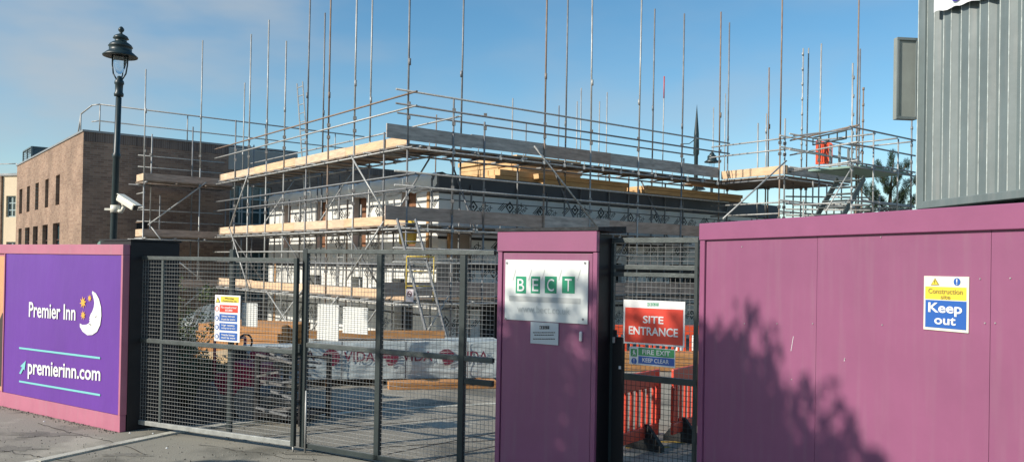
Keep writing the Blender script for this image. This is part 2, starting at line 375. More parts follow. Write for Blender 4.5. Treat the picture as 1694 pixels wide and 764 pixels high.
strip_px('underline', L2, [(33,628.5),(33,631.5),(167,654.5),(167,651)], teal, bl, Y)
strip_px('arrow', L2, [(33,617),(38,607),(35,605),(44,596),(42,612),(40,610),(36,618)], teal, bl, Y)
def star(px, py, r):
    c = L2(px, py); pts = []
    for i in range(16):
        q = r*(1 if i % 2 == 0 else .42); a = PI*i/8+.2; pts.append((c[0]+q*math.cos(a), Y, c[1]+q*math.sin(a)))
    MB().add(pts+[(c[0], Y, c[1])], [(i, (i+1) % 16, 16) for i in range(16)]).build('star', gold, bl)
star(138.5, 500, .09); star(149.5, 493, .055); star(138.7, 521, .07)
mo = [(154.5,481),(160,485),(165,494),(168.5,508),(169,522),(167,537),(162,548),(154,553.5),(146,554),(138,548),(133.5,540),(133.5,534.5),(138,537),(144,536.5),(147.5,535),(150,531.5),(149,529),(150.2,527.5),(149.3,525.5),(151.5,519),(154,515),(156.5,508),(157.5,500),(155.5,490),(153.5,484)]
strip_px('moon', L2, mo, white, bl, Y)
strip_px('moon_eye', L2, [(157,523),(160,524.5),(163,521.5),(160,523.3)], ink, bl, Y-.004)
strip_px('moon_mouth', L2, [(148,534.5),(151,535.5),(153.5,538.5),(150.5,537)], ink, bl, Y-.004)
# neighbouring banner at the frame edge
b2 = thing('poster_banner', 'warm orange printed banner at the left edge of the hoarding', 'banner', LH.W(-6, -.008, .2), LH.th)
MB().box(0, bx0-.035, 0, .005, .03, 2.12).build('vinyl_sheet', mat('peach_print', (.62, .33, .16), .5, 0, .3, .7, .3, 1.3), b2)
pts = [(bx0-.38, .1), (bx0-.04, .1), (bx0-.04, 1.2), (bx0-.09, 1.24), (bx0-.2, 1.1), (bx0-.3, .9)]
MB().prism_xz(pts, -.003, -.001).build('dark_print_area', mat('dark_brown_print', (.05, .035, .03), .5), b2)
# black box behind hoarding end
bb = thing('gate_pier', 'tall matt black steel pier box behind the banner hoarding', 'gate pier', LH.W(0.012, .07, 0), LH.th)
MB().box(-.75, 0, 0, .74, 0, 2.545).build('casing', black, bb, .006)
MB().box(-.77, .015, -.01, .76, 2.548, 2.575).build('cap', black, bb, .003)
# pale green board behind hoarding
gb = thing('notice_board', 'pale green rounded notice board above hoarding beside the lamp post', 'notice board', tuple(Vector((at(160, 420, 12.6).x, at(160, 420, 12.6).y, 0))), -.2)
q0 = at(160, 398, 12.6); wv = .56; ht = q0.z
pts = [(0, ht-.6), (wv, ht-.6), (wv, ht-.07), (wv-.05, ht-.01), (wv-.1, ht), (.05, ht), (.01, ht-.03), (0, ht-.07)]
MB().prism_xz(pts, 0, .04).build('board', palegreen, gb, .006)
mb = MB()
for k in range(9): mb.box(.09+k*.033, .09+k*.033+random.uniform(.015, .026), -.003, -.001, ht-.05, ht-.035+random.uniform(-.004, .004))
mb.build('faded_text_line', ink, gb)
MB().box(.19, wv-.02, -.006, -.002, ht-.55, ht-.075).build('grey_sheet', mat('grey_cover_sheet', (.17, .2, .2), .6, 0, .2, 3), gb)
MB().tube((.08,.07,0), (.08,.07,ht-.1), .025).build('post', frame_g, gb); MB().tube((wv-.08,.07,0), (wv-.08,.07,ht-.1), .025).build('post', frame_g, gb)
# ------------------------------------------------------------------ mesh gates
def mesh_panel(x0, x1, z0, z1, sx=.05, sz=.05, r=.0023):
    mb = MB(); n = max(1, round((x1-x0)/sx)); k = max(1, round((z1-z0)/sz))
    for i in range(n+1):
        x = x0+(x1-x0)*i/n; mb.tube((x, 0, z0), (x, 0, z1), r, 4, 0, cap=False)
    for j in range(k+1):
        z = z0+(z1-z0)*j/k; mb.tube((x0, -.005, z), (x1, -.005, z), r, 4, 0, cap=False)
    return mb
gA = at(226, 560, 11.55); gB = at(491, 590, 10.3)
GL = Face((gA.x, gA.y), (gB.x-gA.x, gB.y-gA.y)); glw = (gB-gA).xy.length
zt = GL.P(360, 425)[1]; zbL = GL.P(222, 696)[1]; zbR = GL.P(488, 742)[1]; zb = max(.04, (zbL+zbR)/2); zmid = GL.P(360, 572)[1]
g1 = thing('mesh_gate', 'left leaf of galvanised weldmesh gate, standing ajar next to the banner', 'gate', GL.W(0,0,0), GL.th)
for nm, x in (('stile', .02), ('stile', glw-.03)): MB().box(x-.025, x+.025, -.025, .025, zb, zt).build(nm, frame_g if x < 1 else frame_d, g1, .003)
MB().box(.046, glw-.056, -.024, .024, zt-.05, zt-.002).build('top_rail', frame_g, g1, .003)
MB().box(.046, glw-.056, -.024, .024, zb+.002, zb+.06).build('bottom_rail', mat('pale_galvanised', (.36, .37, .35), .5, .35, .3, 8), g1, .003)
MB().box(.046, glw-.056, -.022, .022, zmid-.025, zmid+.025).build('mid_rail', frame_g, g1, .003)
xm = GL.P(268, 560)[0]; MB().box(xm-.018, xm+.018, -.018, .018, zb+.061, zt-.051).build('upright', frame_g, g1)
xm = GL.P(377, 560)[0]; MB().box(xm-.03, xm+.03, .03, .08, zb-.02, zt+.1).build('upright', frame_d, g1)
mesh_panel(.05, glw-.06, zb+.06, zmid-.03).build('mesh_infill', mesh_m, g1)
mesh_panel(.05, glw-.06, zmid+.03, zt-.05).build('mesh_infill', mesh_m, g1)
MB().tube((glw-.03, .0, 0), (glw-.03, .0, zb), .012).build('drop_bolt', steel, g1)
# right leaf
gC = at(505, 590, 10.35); gD = at(819, 600, 8.95)
GR = Face((gC.x, gC.y), (gD.x-gC.x, gD.y-gC.y)); grw = (gD-gC).xy.length-.02
zt2 = GR.P(660, 413)[1]; zm2 = GR.P(660, 583)[1]; zb2 = .05
g2 = thing('mesh_gate', 'right leaf of dark framed weldmesh gate joining the plum cabinet', 'gate', GR.W(0,0,0), GR.th)
for px in (503, 627, 765):
    x = GR.P(px, 590)[0] if px != 503 else -.01
    MB().box(x-.035, x+.035, -.03, .03, zb2-.0, zt2-.055 if px != 503 else zt2).build('stile' if px == 503 else 'upright', frame_d, g2, .003)
MB().box(.03, grw, -.028, .028, zt2-.05, zt2-.002).build('top_rail', frame_g, g2, .003)
MB().box(.03, grw, -.024, .024, zm2-.025, zm2+.025).build('mid_rail', frame_g, g2, .003)
xq = GR.P(765, 600)[0]; zq = GR.P(792, 632)[1]
MB().box(xq+.037, grw, -.024, .024, zq-.03, zq+.03).build('lock_rail', frame_d, g2, .003)
MB().box(.03, grw, -.03, .03, zb2, zb2+.06).build('bottom_rail', frame_d, g2, .003)
mesh_panel(.03, grw, zb2+.06, zm2-.03).build('mesh_infill', mesh_m, g2)
mesh_panel(.03, grw, zm2+.03, zt2-.05).build('mesh_infill', mesh_m, g2)
MB().box(-.14, -.045, -.02, .02, 1.15, 1.3).build('latch', frame_d, g2, .004)
MB().tube((.07, -.045, 0), (.07, -.045, .75), .012).build('drop_bolt', steel, g2)
# ------------------------------------------------------------------ plum cabinet
cA = at(822, 590, 8.9); CF = Face((cA.x, cA.y), HD)
cw = CF.P(987, 560)[0]; chh = 2.3 + .36
cb = thing('cabinet', 'tall plum gate-side cabinet with black flank carrying the white sign', 'cabinet', CF.W(0,0,0), CF.th)
MB().box(.004, cw-.004, .035, .3, 0, chh-.03).build('carcass', black, cb, .004)
dz = chh-.21
MB().box(0, cw, -.028, .03, dz+.004, chh).build('head_panel', purple_d, cb, .006)
MB().box(0, .055, -.012, .03, 0, dz).build('frame_post', purple_d, cb, .005); MB().box(cw-.05, cw, -.012, .03, 0, dz).build('frame_post', purple_d, cb, .005)
dr = MB().box(.063, cw-.058, .0, .028, .02, dz-.012).build('door', purple, cb, .004)
xh, zh = CF.P(962, 556)
MB().box(xh-.015, xh+.015, -.03, -.001, zh-.05, zh+.05).build('handle', whitepl, dr, .012)
MB().add([(-.02,-.04,chh+.002),(cw+.02,-.04,chh+.002),(cw+.09,.42,chh-.01),(.3,.42,chh-.01),(-.02,-.04,chh+.035),(cw+.02,-.04,chh+.035),(cw+.09,.42,chh+.06),(.3,.42,chh+.06)], [(0,3,2,1),(4,5,6,7),(0,1,5,4),(1,2,6,5),(2,3,7,6),(3,0,4,7)]).build('cap', mat('black_felt', (.025,.027,.03), .8, 0, .5, 14, .3, 30), cb)
# generic sign helper
class Sign:
    def __init__(s, face, name, label, cat, box, yoff, thick=.006, panel=white, group=None, bev=.001):
        s.f = face; s.y = yoff; a0, a1, z0, z1 = face.R(*box, y=yoff); s.a0, s.z0 = a0, z0; s.w = a1-a0; s.h = z1-z0
        s.o = thing(name, label, cat, face.W(a0, yoff, z0), face.th, group)
        MB().box(0, s.w, 0, thick, 0, s.h).build('panel', panel, s.o, bev)
        s.k = 0
    def L(s, px, py): a, z = s.f.P(px, py, s.y); return a-s.a0, z-s.z0
    def rect(s, name, box, mt, lay=1):
        a0, a1, z0, z1 = s.f.R(*box, y=s.y); y = -.0022*lay
        return MB().box(a0-s.a0, a1-s.a0, y, y+.0016, z0-s.z0, z1-s.z0).build(name, mt, s.o)
    def text(s, t, box, mt, lay=2, bold=.012, name='lettering'):
        a0, a1, z0, z1 = s.f.R(*box, y=s.y); mb = MB(); add_text(mb, t, a0-s.a0, a1-s.a0, z0-s.z0, z1-s.z0, -.0022*lay-.001, 0, bold); return mb.build(name, mt, s.o)
    def disc(s, name, px, py, r, mt, lay=2, inner=0):
        cx, cz = s.L(px, py); y = -.0022*lay; n = 24
        if inner:
            v = [(cx+q*math.cos(2*PI*i/n), y, cz+q*math.sin(2*PI*i/n)) for q in (r, inner) for i in range(n)]
            return MB().add(v, [(i, (i+1) % n, n+(i+1) % n, n+i) for i in range(n)]).build(name, mt, s.o)
        return MB().add([(cx+r*math.cos(2*PI*i/n), y, cz+r*math.sin(2*PI*i/n)) for i in range(n)], [tuple(range(n))]).build(name, mt, s.o)
    def poly(s, name, pts, mt, lay=2):
        return MB().add([(s.L(*p)[0], -.0022*lay, s.L(*p)[1]) for p in pts], [tuple(range(len(pts)))]).build(name, mt, s.o)
glossw = mat('glossy_white_sign', (.74, .77, .74), .12, 0, .03, 2)
S = Sign(CF, 'company_sign', 'large glossy white company sign screwed to the plum cabinet door', 'sign', (835.5, 430, 972.5, 532), -.014, .008, glossw)
for i, (c, x0, x1) in enumerate((('B', 853.5, 870.5), ('E', 878.5, 893.5), ('C', 901.5, 921), ('T', 930, 951))):
    S.rect('letter_block', (x0, 457, x1, 485), green)
    xm = (x0+x1)/2; wv = 5.0 if c != 'E' else 4.3
    S.text(c, (xm-wv-.8, 461, xm+wv+.8, 481.5), white, 2, .004)
for x in (848, 874, 896, 924, 955): S.poly('slash', [(x, 464), (x+.9, 464), (x+6, 446), (x+5, 446)], greyink, 1)
S.rect('faded_strip', (842.5, 491, 960.5, 500), greyink)
S.text('www.bect.co.uk', (856, 506, 943.5, 518), mat('faint_grey_print', (.55,.58,.55), .4), 2, 0)
for x, y in ((839, 435), (968, 435), (837, 527), (964.5, 528)): S.disc('screw', x, y, .012, steel_d, 2)
S = Sign(CF, 'small_notice', 'small pale grey notice below the company sign on cabinet', 'sign', (877.5, 533, 923.5, 569), -.012, .005, mat('pale_grey_sign', (.55,.6,.62), .3))
for c, x in (('B', 892.5), ('E', 896.7), ('C', 900.9), ('T', 905.1)):
    S.rect('letter_block', (x, 538.5, x+3.6, 544), ink); S.text(c, (x+.8, 539.5, x+2.8, 543), white, 2, .01)
for yy, x0, x1 in ((549, 882, 919), (553, 884, 917), (559.5, 882, 918)):
    mb = MB(); x = x0
    while x < x1-1:
        wv = random.uniform(1.5, 4); a0, a1, zz0, zz1 = CF.R(x, yy, min(x+wv, x1), yy+1.4, y=-.012); mb.box(a0-S.a0, a1-S.a0, -.0025, -.001, zz0-S.z0, zz1-S.z0); x += wv+.8
    mb.build('small_print', ink, S.o)
# ------------------------------------------------------------------ pedestrian gate
pA = CF.W(cw, .3, 0); pB = at(1157, 560, 7.95); PF = Face((pA.x, pA.y), (pB.x-pA.x, pB.y-pA.y)); pw = (pB-pA).xy.length-.02
pg = thing('pedestrian_gate', 'narrow weldmesh site gate between plum cabinet and long plum hoarding', 'gate', PF.W(0,0,0), PF.th)
zr = [PF.P(1085, y)[1] for y in (393, 441, 452, 627)]
mb1 = MB().box(.0, pw, -.02, .02, zr[0]-.05, zr[0]).build('head_rail', frame_g, pg, .002)
MB().box(.0, pw, -.02, .02, zr[1]-.03, zr[1]+.01).build('transom_rail', frame_g, pg, .002)
MB().box(.0, pw, -.02, .02, zr[2]-.035, zr[2]+.005).build('top_rail', frame_g, pg, .002)
MB().box(.0, pw, -.022, .022, zr[3]-.03, zr[3]+.03).build('mid_rail', frame_d, pg, .002)
MB().box(.0, pw, -.022, .022, .05, .1).build('bottom_rail', frame_d, pg, .002)
MB().box(-.0, .03, -.024, .024, .05, zr[0]-.052).build('stile', frame_d, pg); MB().box(pw-.03, pw, -.024, .024, .05, zr[0]-.052).build('stile', frame_d, pg)
mesh_panel(.03, pw-.03, zr[1]+.012, zr[0]-.05, .075, .048, .0022).build('mesh_infill', mesh_m, pg)
mesh_panel(.03, pw-.03, zr[3]+.03, zr[2]-.035, .05, .05, .0022).build('mesh_infill', mesh_m, pg)
mesh_panel(.03, pw-.03, .1, zr[3]-.03, .05, .05, .0022).build('mesh_infill', frame_d, pg)
zl = PF.P(1015, 556)[1]; xl = PF.P(1034, 600)[0]
lp = MB().box(.032, xl, -.03, -.004, .03, zl).build('lock_panel', black, pg, .004)
MB().box(.045, .085, -.05, -.031, zl-.02, zl+.07).build('lock_case', black, pg, .004)
MB().box(.05, .075, -.07, -.051, zl-.06, zl+.0).build('padlock', steel, pg, .004)
x, z = PF.P(1028, 607)
MB().box(x-.012, x+.012, -.036, -.031, z-.015, z+.015).build('white_tag', white, pg)
S = Sign(PF, 'entrance_sign', 'red and white sign reading site entrance on the mesh gate', 'sign', (1031, 497, 1133, 571), -.03, .004, white)
S.rect('red_field', (1034, 510, 1130, 568), red)
S.text('SITE', (1064, 522.5, 1098, 535), white, 2, .02); S.text('ENTRANCE', (1040.5, 541, 1122, 555), white, 2, .02)
for c, x in (('B', 1070.5), ('E', 1075.5), ('C', 1080.5), ('T', 1085.5)):
    S.rect('letter_block', (x, 500.5, x+4, 506), green); S.text(c, (x+.8, 501.3, x+3.2, 505.2), white, 2, .01)
S = Sign(PF, 'fire_exit_sign', 'small green and blue sign reading fire exit keep clear', 'sign', (1041, 575, 1117, 605), -.034, .003, white)
S.rect('green_field', (1056, 576.5, 1115.5, 589.5), green2); S.rect('blue_field', (1056, 590.5, 1115.5, 603), blue)
S.rect('green_pictogram', (1043.5, 576.5, 1054, 589), green2)
S.text('FIRE EXIT', (1063, 579, 1109, 587), white, 2, .015); S.text('KEEP CLEAR', (1063, 593, 1107, 600), white, 2, .015)
S.poly('running_figure', [(1046,588),(1048,584),(1047,581.5),(1048.5,578),(1050,578.5),(1050,582),(1052,584),(1051,588),(1050,584.5),(1049,585)], white, 2)
S.disc('blue_disc', 1049, 596.5, .03, blue, 1); S.poly('exclamation_mark', [(1048.3,592.5),(1049.8,592.5),(1049.4,598),(1048.7,598)], white, 2); S.disc('exclamation_dot', 1049, 600, .005, white, 2)
# ------------------------------------------------------------------ right hoarding
rA = at(1158, 560, 7.9); RF = Face((rA.x, rA.y), Vector((.40, -.916, 0)))
rl = 5.2; rh = RF.P(1160, 370)[1]; rb = RF.P(1172, 397)[1]
rhg = thing('hoarding', 'long plum painted hoarding on the right with blue keep out sign and tree shadow', 'hoarding', RF.W(0,0,0), RF.th)
MB().box(0, rl, -.03, -.0015, rb, rh).build('cap_panel', purple_d, rhg, .006)
MB().box(.0, .07, -.018, .07, 0, rb-.004).build('end_post', purple_d, rhg, .005)
xs = [.078, RF.P(1350, 560)[0], RF.P(1637, 620)[0], rl]
for a, b in zip(xs[:-1], xs[1:]): MB().box(a+.0015, b-.0015, 0, .05, .02, rh-.012).build('panel', purple, rhg, .002)
MB().box(.078, rl, .052, .1, 0, rh-.004).build('backing_frame', greyb, rhg)
mb = MB()
for (px, py) in ((1228,408),(1232,535),(1286,535),(1345,535),(1460,537),(1630,534),(1647,534),(1458,392),(1622,461),(1310,627),(1398,593),(1672,460)):
    a, z = RF.P(px, py); mb.tube((a, -.006, z), (a, 0, z), .005, 6)
mb.build('screw_heads', steel, rhg)['kind'] = 'stuff'
mb = MB()
for p, q in (((1313,556),(1309,580)), ((1398,592),(1397,597))):
    a, z = RF.P(*p); c, e = RF.P(*q); mb.bar((a,-.002,z), (c,-.002,e), .003, .004)
mb.build('scratches', white, rhg)
S = Sign(RF, 'keep_out_sign', 'white, yellow and blue construction site keep out sign on right hoarding', 'sign', (1528, 457, 1602.5, 547.5), -.008, .006, mat('creamy_white_sign', (.8,.78,.62), .35))
S.rect('yellow_field', (1531, 474.5, 1599, 495.5), yellow); S.rect('blue_field', (1531, 497, 1599, 543), blue)
S.text('Construction', (1536.5, 477.5, 1593.5, 486), brownink, 2, .01); S.text('site', (1557, 488, 1573, 494.5), brownink, 2, .01)
S.text('Keep', (1536.5, 501, 1592.5, 522.5), white, 2, .022); S.text('out', (1546.5, 524, 1582, 537), white, 2, .022)
S.poly('warning_triangle', [(1540,471.5),(1554.5,471.5),(1547.2,459.5)], brownink, 1); S.poly('triangle_fill', [(1542.3,470.3),(1552.2,470.3),(1547.2,462)], yellow, 2)
S.poly('triangle_exclamation', [(1546.7,463.5),(1547.8,463.5),(1547.4,469),(1547,469)], ink, 3)
S.disc('blue_disc', 1583.5, 466, .025, blue, 1); S.poly('exclamation_mark', [(1582.5,461.5),(1584.7,461.5),(1584.1,468),(1583.1,468)], white, 2); S.disc('exclamation_dot', 1583.6, 470, .0035, white, 2)
# ------------------------------------------------------------------ signs on the gates
S = Sign(GL, 'safety_sign', 'white five row site safety sign with yellow, red and blue bands on left gate', 'sign', (355, 488, 397, 565), -.032, .004, white)
S.rect('band', (365.5, 490.5, 395, 500), yellow); S.rect('band', (363.5, 504.5, 393.5, 516.5), red)
bands = ((519.5, 531.5), (534.5, 546.5), (550, 562.5))
for y0, y1 in bands: S.rect('band', (363, y0, 392.5, y1), blue)
S.text('Warning', (372, 492, 387, 495.5), ink, 2, .01); S.text('Construction site', (368.5, 496.5, 392, 499), ink, 2, .01)
S.text('No unauthorised', (366, 506.5, 391.5, 510), white, 2, .02); S.text('access', (373, 511.5, 385, 514.5), white, 2, .02)
for (y0, y1), (a, b) in zip(bands, (('Safety helmets', 'must be worn'), ('High visibility', 'clothing must be worn'), ('Protective footwear', 'must be worn'))):
    S.text(a, (367, y0+2, 389, y0+5.5), white, 2, .02); S.text(b, (366.5, y0+6.7, 389.5, y0+10), white, 2, .02)
S.poly('warning_triangle', [(357,500),(364.3,500),(360.6,490.5)], ink, 1); S.poly('triangle_fill', [(358.2,499.3),(363.2,499.3),(360.6,492.2)], yellow, 2)
S.disc('prohibition_ring', 359, 510, .034, red, 1, .026)
for y in (525.5, 540.5, 556): S.disc('blue_disc', 358.8, y, .034, blue, 1); S.poly('pictogram', [(357.3,y+3),(356.8,y-1),(357.8,y-3),(359.8,y-3),(360.7,y-1),(360.4,y+3)], white, 2)
for nm, F_, bx, lab in (('white_board', GL, (400, 501, 426, 540), 'small blank white board wired inside the left gate leaf'),
                        ('white_board', GR, (525, 503, 560.5, 563), 'taller blank white board wired inside the right gate leaf'),
                        ('white_board', GR, (567, 508, 608.5, 552), 'wider blank white board wired inside right gate, right of the taller one')):
    S = Sign(F_, nm, lab, 'board', bx, .035, .004, whitepl, 'blank boards on the gates')
    MB().tube((.03, -.04, S.h-.02), (.03, .002, S.h-.02), .003, 5).build('cable_tie', ink, S.o); MB().tube((S.w-.03, -.04, S.h-.02), (S.w-.03, .002, S.h-.02), .003, 5).build('cable_tie', ink, S.o)
S = Sign(GR, 'no_smoking_sign', 'tiny white prohibition sign with red ring on right gate', 'sign', (671, 478, 684, 499), -.03, .003, mat('pinkish_white_sign', (.7,.62,.62), .4))
S.disc('prohibition_ring', 677.5, 486, .034, vida_ink, 1, .026); S.poly('prohibition_bar', [(674.5,482.5),(675.5,482),(680.7,489.5),(679.7,490)], vida_ink, 1); S.rect('cigarette', (674.5, 485.5, 680.5, 487), ink, 1)
# ------------------------------------------------------------------ street lamp + cctv
lp_ = at(189.5, 400, 13.5)
lamp = thing('street_lamp', 'dark green heritage street lamp on tall post behind the left hoarding', 'street lamp', (lp_.x-.06, lp_.y, 0)); lamp.rotation_euler = (0, math.radians(.9), 0)
MB().lathe([(.11,0),(.11,.9),(.085,1.0),(.056,1.1),(.051,3.9),(.062,3.92),(.062,3.97),(.047,4.0),(.044,4.88),(.0,4.9)], n=16).build('post', lampm, lamp)
MB().lathe([(.0,4.88),(.07,4.9),(.074,4.94),(.058,4.97),(.06,5.08),(.074,5.1),(.07,5.14),(.04,5.18),(.03,5.22),(0,5.23)], n=16).build('collar', lampm, lamp)
for s_ in (-1, 1): MB().path([(s_*.045,0,5.17),(s_*.1,0,5.26),(s_*.12,0,5.4),(s_*.125,0,5.56)], .012, 8).build('yoke_arm', lampm, lamp)
MB().path([(0,.045,5.17),(0,.1,5.26),(0,.12,5.4),(0,.125,5.56)], .01, 8).build('yoke_arm', lampm, lamp)
MB().lathe([(.02,5.26),(.05,5.28),(.08,5.36),(.1,5.46),(.105,5.56)], n=18).build('glass_bowl', glassm, lamp)
MB().lathe([(.1,5.555),(.26,5.53),(.265,5.545),(.2,5.6),(.17,5.62),(.17,5.68),(.185,5.69),(.16,5.73),(.12,5.76),(.09,5.77),(.09,5.81),(.12,5.82),(.1,5.86),(.05,5.89),(.025,5.9),(.02,5.92),(.045,5.95),(.045,5.98),(.02,6.01),(0,6.02)], n=24).build('hood', lampm, lamp)
cc = at(187, 340, 13.42)
cm = thing('security_camera', 'cream bullet security camera clamped to the lamp post', 'security camera', (lp_.x-.0, lp_.y, cc.z-.06))
MB().tube((0,0,-.05), (0,0,.07), .075, 14).build('clamp', polewhite, cm)
MB().box(-.16, -.05, -.03, .03, -.015, .02).build('clamp_bolt', polewhite, cm, .004)
MB().path([(.05,-.02,-.02),(.13,-.05,-.03),(.16,-.05,.05),(.14,-.05,.12)], .028, 10).build('bracket_arm', polewhite, cm)
hb = MB(); a = Vector((.07,-.03,.19)); b = Vector((.41,-.2,.02)); hb.bar(a, b, .105, .1); hbo = hb.build('housing', polewhite, cm, .02)
hd = MB(); off = Vector((.02,0,.058)); hd.bar(a+off, b+off+Vector((.045,-.02,-.022)), .135, .012); hd.build('sunshield', polewhite, cm, .004)
e = (b-a).normalized(); MB().bar(b+e*.001, b+e*.006, .08, .075).build('lens_window', ink, cm)
# ------------------------------------------------------------------ brick building
PB = at(136, 320, 29.0)
BR = Face((PB.x, PB.y), V); BL = Face((PB.x, PB.y), -U)
bt = BR.P(138, 215)[1]
bb_ = thing('brick_building', 'two storey brown brick building with flat roof behind the lamp post', 'building', (PB.x, PB.y, 0), BR.th)
Lr = BR.P(492, 260)[0]
ww = []; 
# right face windows: dark glazed bay near px 380-450
wx0, wx1, wz0, wz1 = BR.R(380, 308, 449, 372)
def wall_cut(name, x0, x1, z0, z1, holes, mt, parent, rev=.12, yy=0, axis='x'):
    """front faces around rectangular holes, with reveals"""
    xs = sorted({x0, x1, *[h_[0] for h_ in holes], *[h_[1] for h_ in holes]}); zs = sorted({z0, z1, *[h_[2] for h_ in holes], *[h_[3] for h_ in holes]})
    mb = MB()
    for a, b in zip(xs[:-1], xs[1:]):
        for c, d in zip(zs[:-1], zs[1:]):
            mx_, mz_ = (a+b)/2, (c+d)/2
            if any(h_[0] < mx_ < h_[1] and h_[2] < mz_ < h_[3] for h_ in holes): continue
            mb.add([(a,yy,c),(b,yy,c),(b,yy,d),(a,yy,d)], [(0,1,2,3)])
    for h_ in holes:
        a, b, c, d = h_[:4]
        mb.add([(a,yy,c),(b,yy,c),(b,yy,d),(a,yy,d),(a,yy+rev,c),(b,yy+rev,c),(b,yy+rev,d),(a,yy+rev,d)], [(0,4,5,1),(1,5,6,2),(2,6,7,3),(3,7,4,0)])
    return mb
def window(name, a, b, c, d, y, parent, frame, glass, nx=1, nz=1, t=.05):
    f = MB()
    f.box(a, b, y, y+.05, c, c+t); f.box(a, b, y, y+.05, d-t, d); f.box(a, a+t, y, y+.05, c+t, d-t); f.box(b-t, b, y, y+.05, c+t, d-t)
    for i in range(1, nx): x = a+(b-a)*i/nx; f.box(x-t/2, x+t/2, y+.003, y+.05, c+t, d-t)
    for j in range(1, nz): z = c+(d-c)*j/nz; f.box(a+t, b-t, y+.006, y+.04, z-t/2, z+t/2)
    o = f.build(name, frame, parent); MB().box(a+.01, b-.01, y+.055, y+.075, c+.01, d-.01).build('pane', glass, o); return o
gx0, gx1, gz0, gz1 = BR.R(380, 470, 450, 560)
holes = [(wx0, wx1, wz0, wz1), (wx0, wx1, wz0-2.9, wz0-1.0)]
cwx0, _, cz0, cz1 = BR.R(378, 241, 470, 284)
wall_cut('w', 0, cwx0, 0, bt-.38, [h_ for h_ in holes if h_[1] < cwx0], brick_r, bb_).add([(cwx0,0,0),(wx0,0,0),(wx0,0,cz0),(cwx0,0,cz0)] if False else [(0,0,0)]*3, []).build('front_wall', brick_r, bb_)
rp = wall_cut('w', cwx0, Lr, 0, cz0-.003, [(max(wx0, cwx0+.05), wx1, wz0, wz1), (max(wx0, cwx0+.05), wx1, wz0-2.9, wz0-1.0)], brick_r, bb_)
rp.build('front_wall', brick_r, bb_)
MB().box(cwx0, Lr, -.03, .2, cz0, bt-.1).build('concrete_panel', concrete_p, bb_)
MB().box(-.0, cwx0-.002, -.015, .25, bt-.38, bt-.06).build('soldier_course', soldier, bb_)
MB().box(-.04, Lr, -.05, .25, bt-.058, bt+.01).build('parapet_coping', mat('zinc_coping', (.28,.29,.29), .5, .2, .2, 3), bb_)
window('window', max(wx0, cwx0+.05), wx1, wz0, wz1, .1, bb_, wframe, wglass, 4, 3, .06); window('window', max(wx0, cwx0+.05), wx1, wz0-2.9, wz0-1.0, .1, bb_, wframe, wglass, 4, 2, .06)
vx0, vx1, vz0, vz1 = BR.R(226, 366, 244, 379)
MB().box(vx0, vx1, -.02, .0, vz0, vz1).build('vent', dark, bb_)
# far block continuing to the right, slightly lower
fz = BR.P(700, 286)[1]; fx1 = BR.P(707, 300)[0]
MB().box(Lr+.002, fx1, .0, 6, 0, fz-.3).build('rear_wing_wall', brick_r, bb_)
MB().box(Lr+.002, fx1+.02, -.02, 6, fz-.298, fz).build('soldier_course', soldier, bb_)
MB().box(0.1, Lr, .26, 14, bt-.5, bt-.3).build('roof', slate, bb_)
# left face: x from -len..0 in BL frame
bl_len = -BL.P(30, 330)[0]
side = bpy.data.objects.new('side_wall_frame', None)
sw_rot = BL.th-BR.th
lw = []
S1 = 3.0566
for a, b, c, d in ((97,112,420,540),(135,150,400,528),(178,195,378,510),(228,245,348,493),(282,302,315,472),(92,108,612,760),(125,148,605,760),(165,190,592,760),(213,240,582,760),(266,300,570,760)):
    r_ = BL.R(a/S1, 180+c/S1, b/S1, 180+d/S1); lw.append(r_)
zu0 = sum(r_[2] for r_ in lw[:5])/5; zu1 = sum(r_[3] for r_ in lw[:5])/5; zl1 = sum(r_[3] for r_ in lw[5:])/5
lw = [(r_[0], r_[1], zu0, zu1) if i < 5 else (r_[0], r_[1], zl1-1.9, zl1) for i, r_ in enumerate(lw)]
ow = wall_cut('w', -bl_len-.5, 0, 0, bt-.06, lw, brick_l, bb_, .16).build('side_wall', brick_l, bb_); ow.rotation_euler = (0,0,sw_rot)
for i, r_ in enumerate(lw):
    o = window('window', r_[0], r_[1], r_[2], r_[3], .12, bb_, mat('dark_window_frame', (.06,.03,.025), .5), wglass, 1, 3, .05); o.rotation_euler = (0,0,sw_rot)
o = MB().box(-bl_len-.6, .02, -.04, .3, bt-.057, bt+.008).build('parapet_coping', MC['zinc_coping'], bb_); o.rotation_euler = (0,0,sw_rot)
# roof edge handrail
hr = thing('roof_handrail', 'galvanised free standing handrail along brick building roof edge', 'handrail', (PB.x, PB.y, bt), BR.th)
hz = 1.02
def rl_pt(px, py): a, z = BR.P(px, py, .35); return a, z-bt
a0, _ = rl_pt(160, 195); a1, _ = rl_pt(492, 240)
MB().path([(a0-.35,1.6,.0),(a0-.3,1.4,.75),(a0-.1,.6,.98),(a0+.1,.35,1.0),(a1+3,.35,.98)], .026).build('top_rail', steel, hr)
MB().path([(a0-.1,.6,.4),(a0+.1,.35,.42),(a1+3,.35,.40)], .022).build('mid_rail', steel, hr)
for k in range(6): MB().tube((a0+.1+k*3, .35, 0.01), (a0+.1+k*3, .35, .98), .022).build('post', steel, hr)
MB().tube((a0-.3,1.4,0), (a0-.3,1.4,.75), .022).build('post', steel, hr)
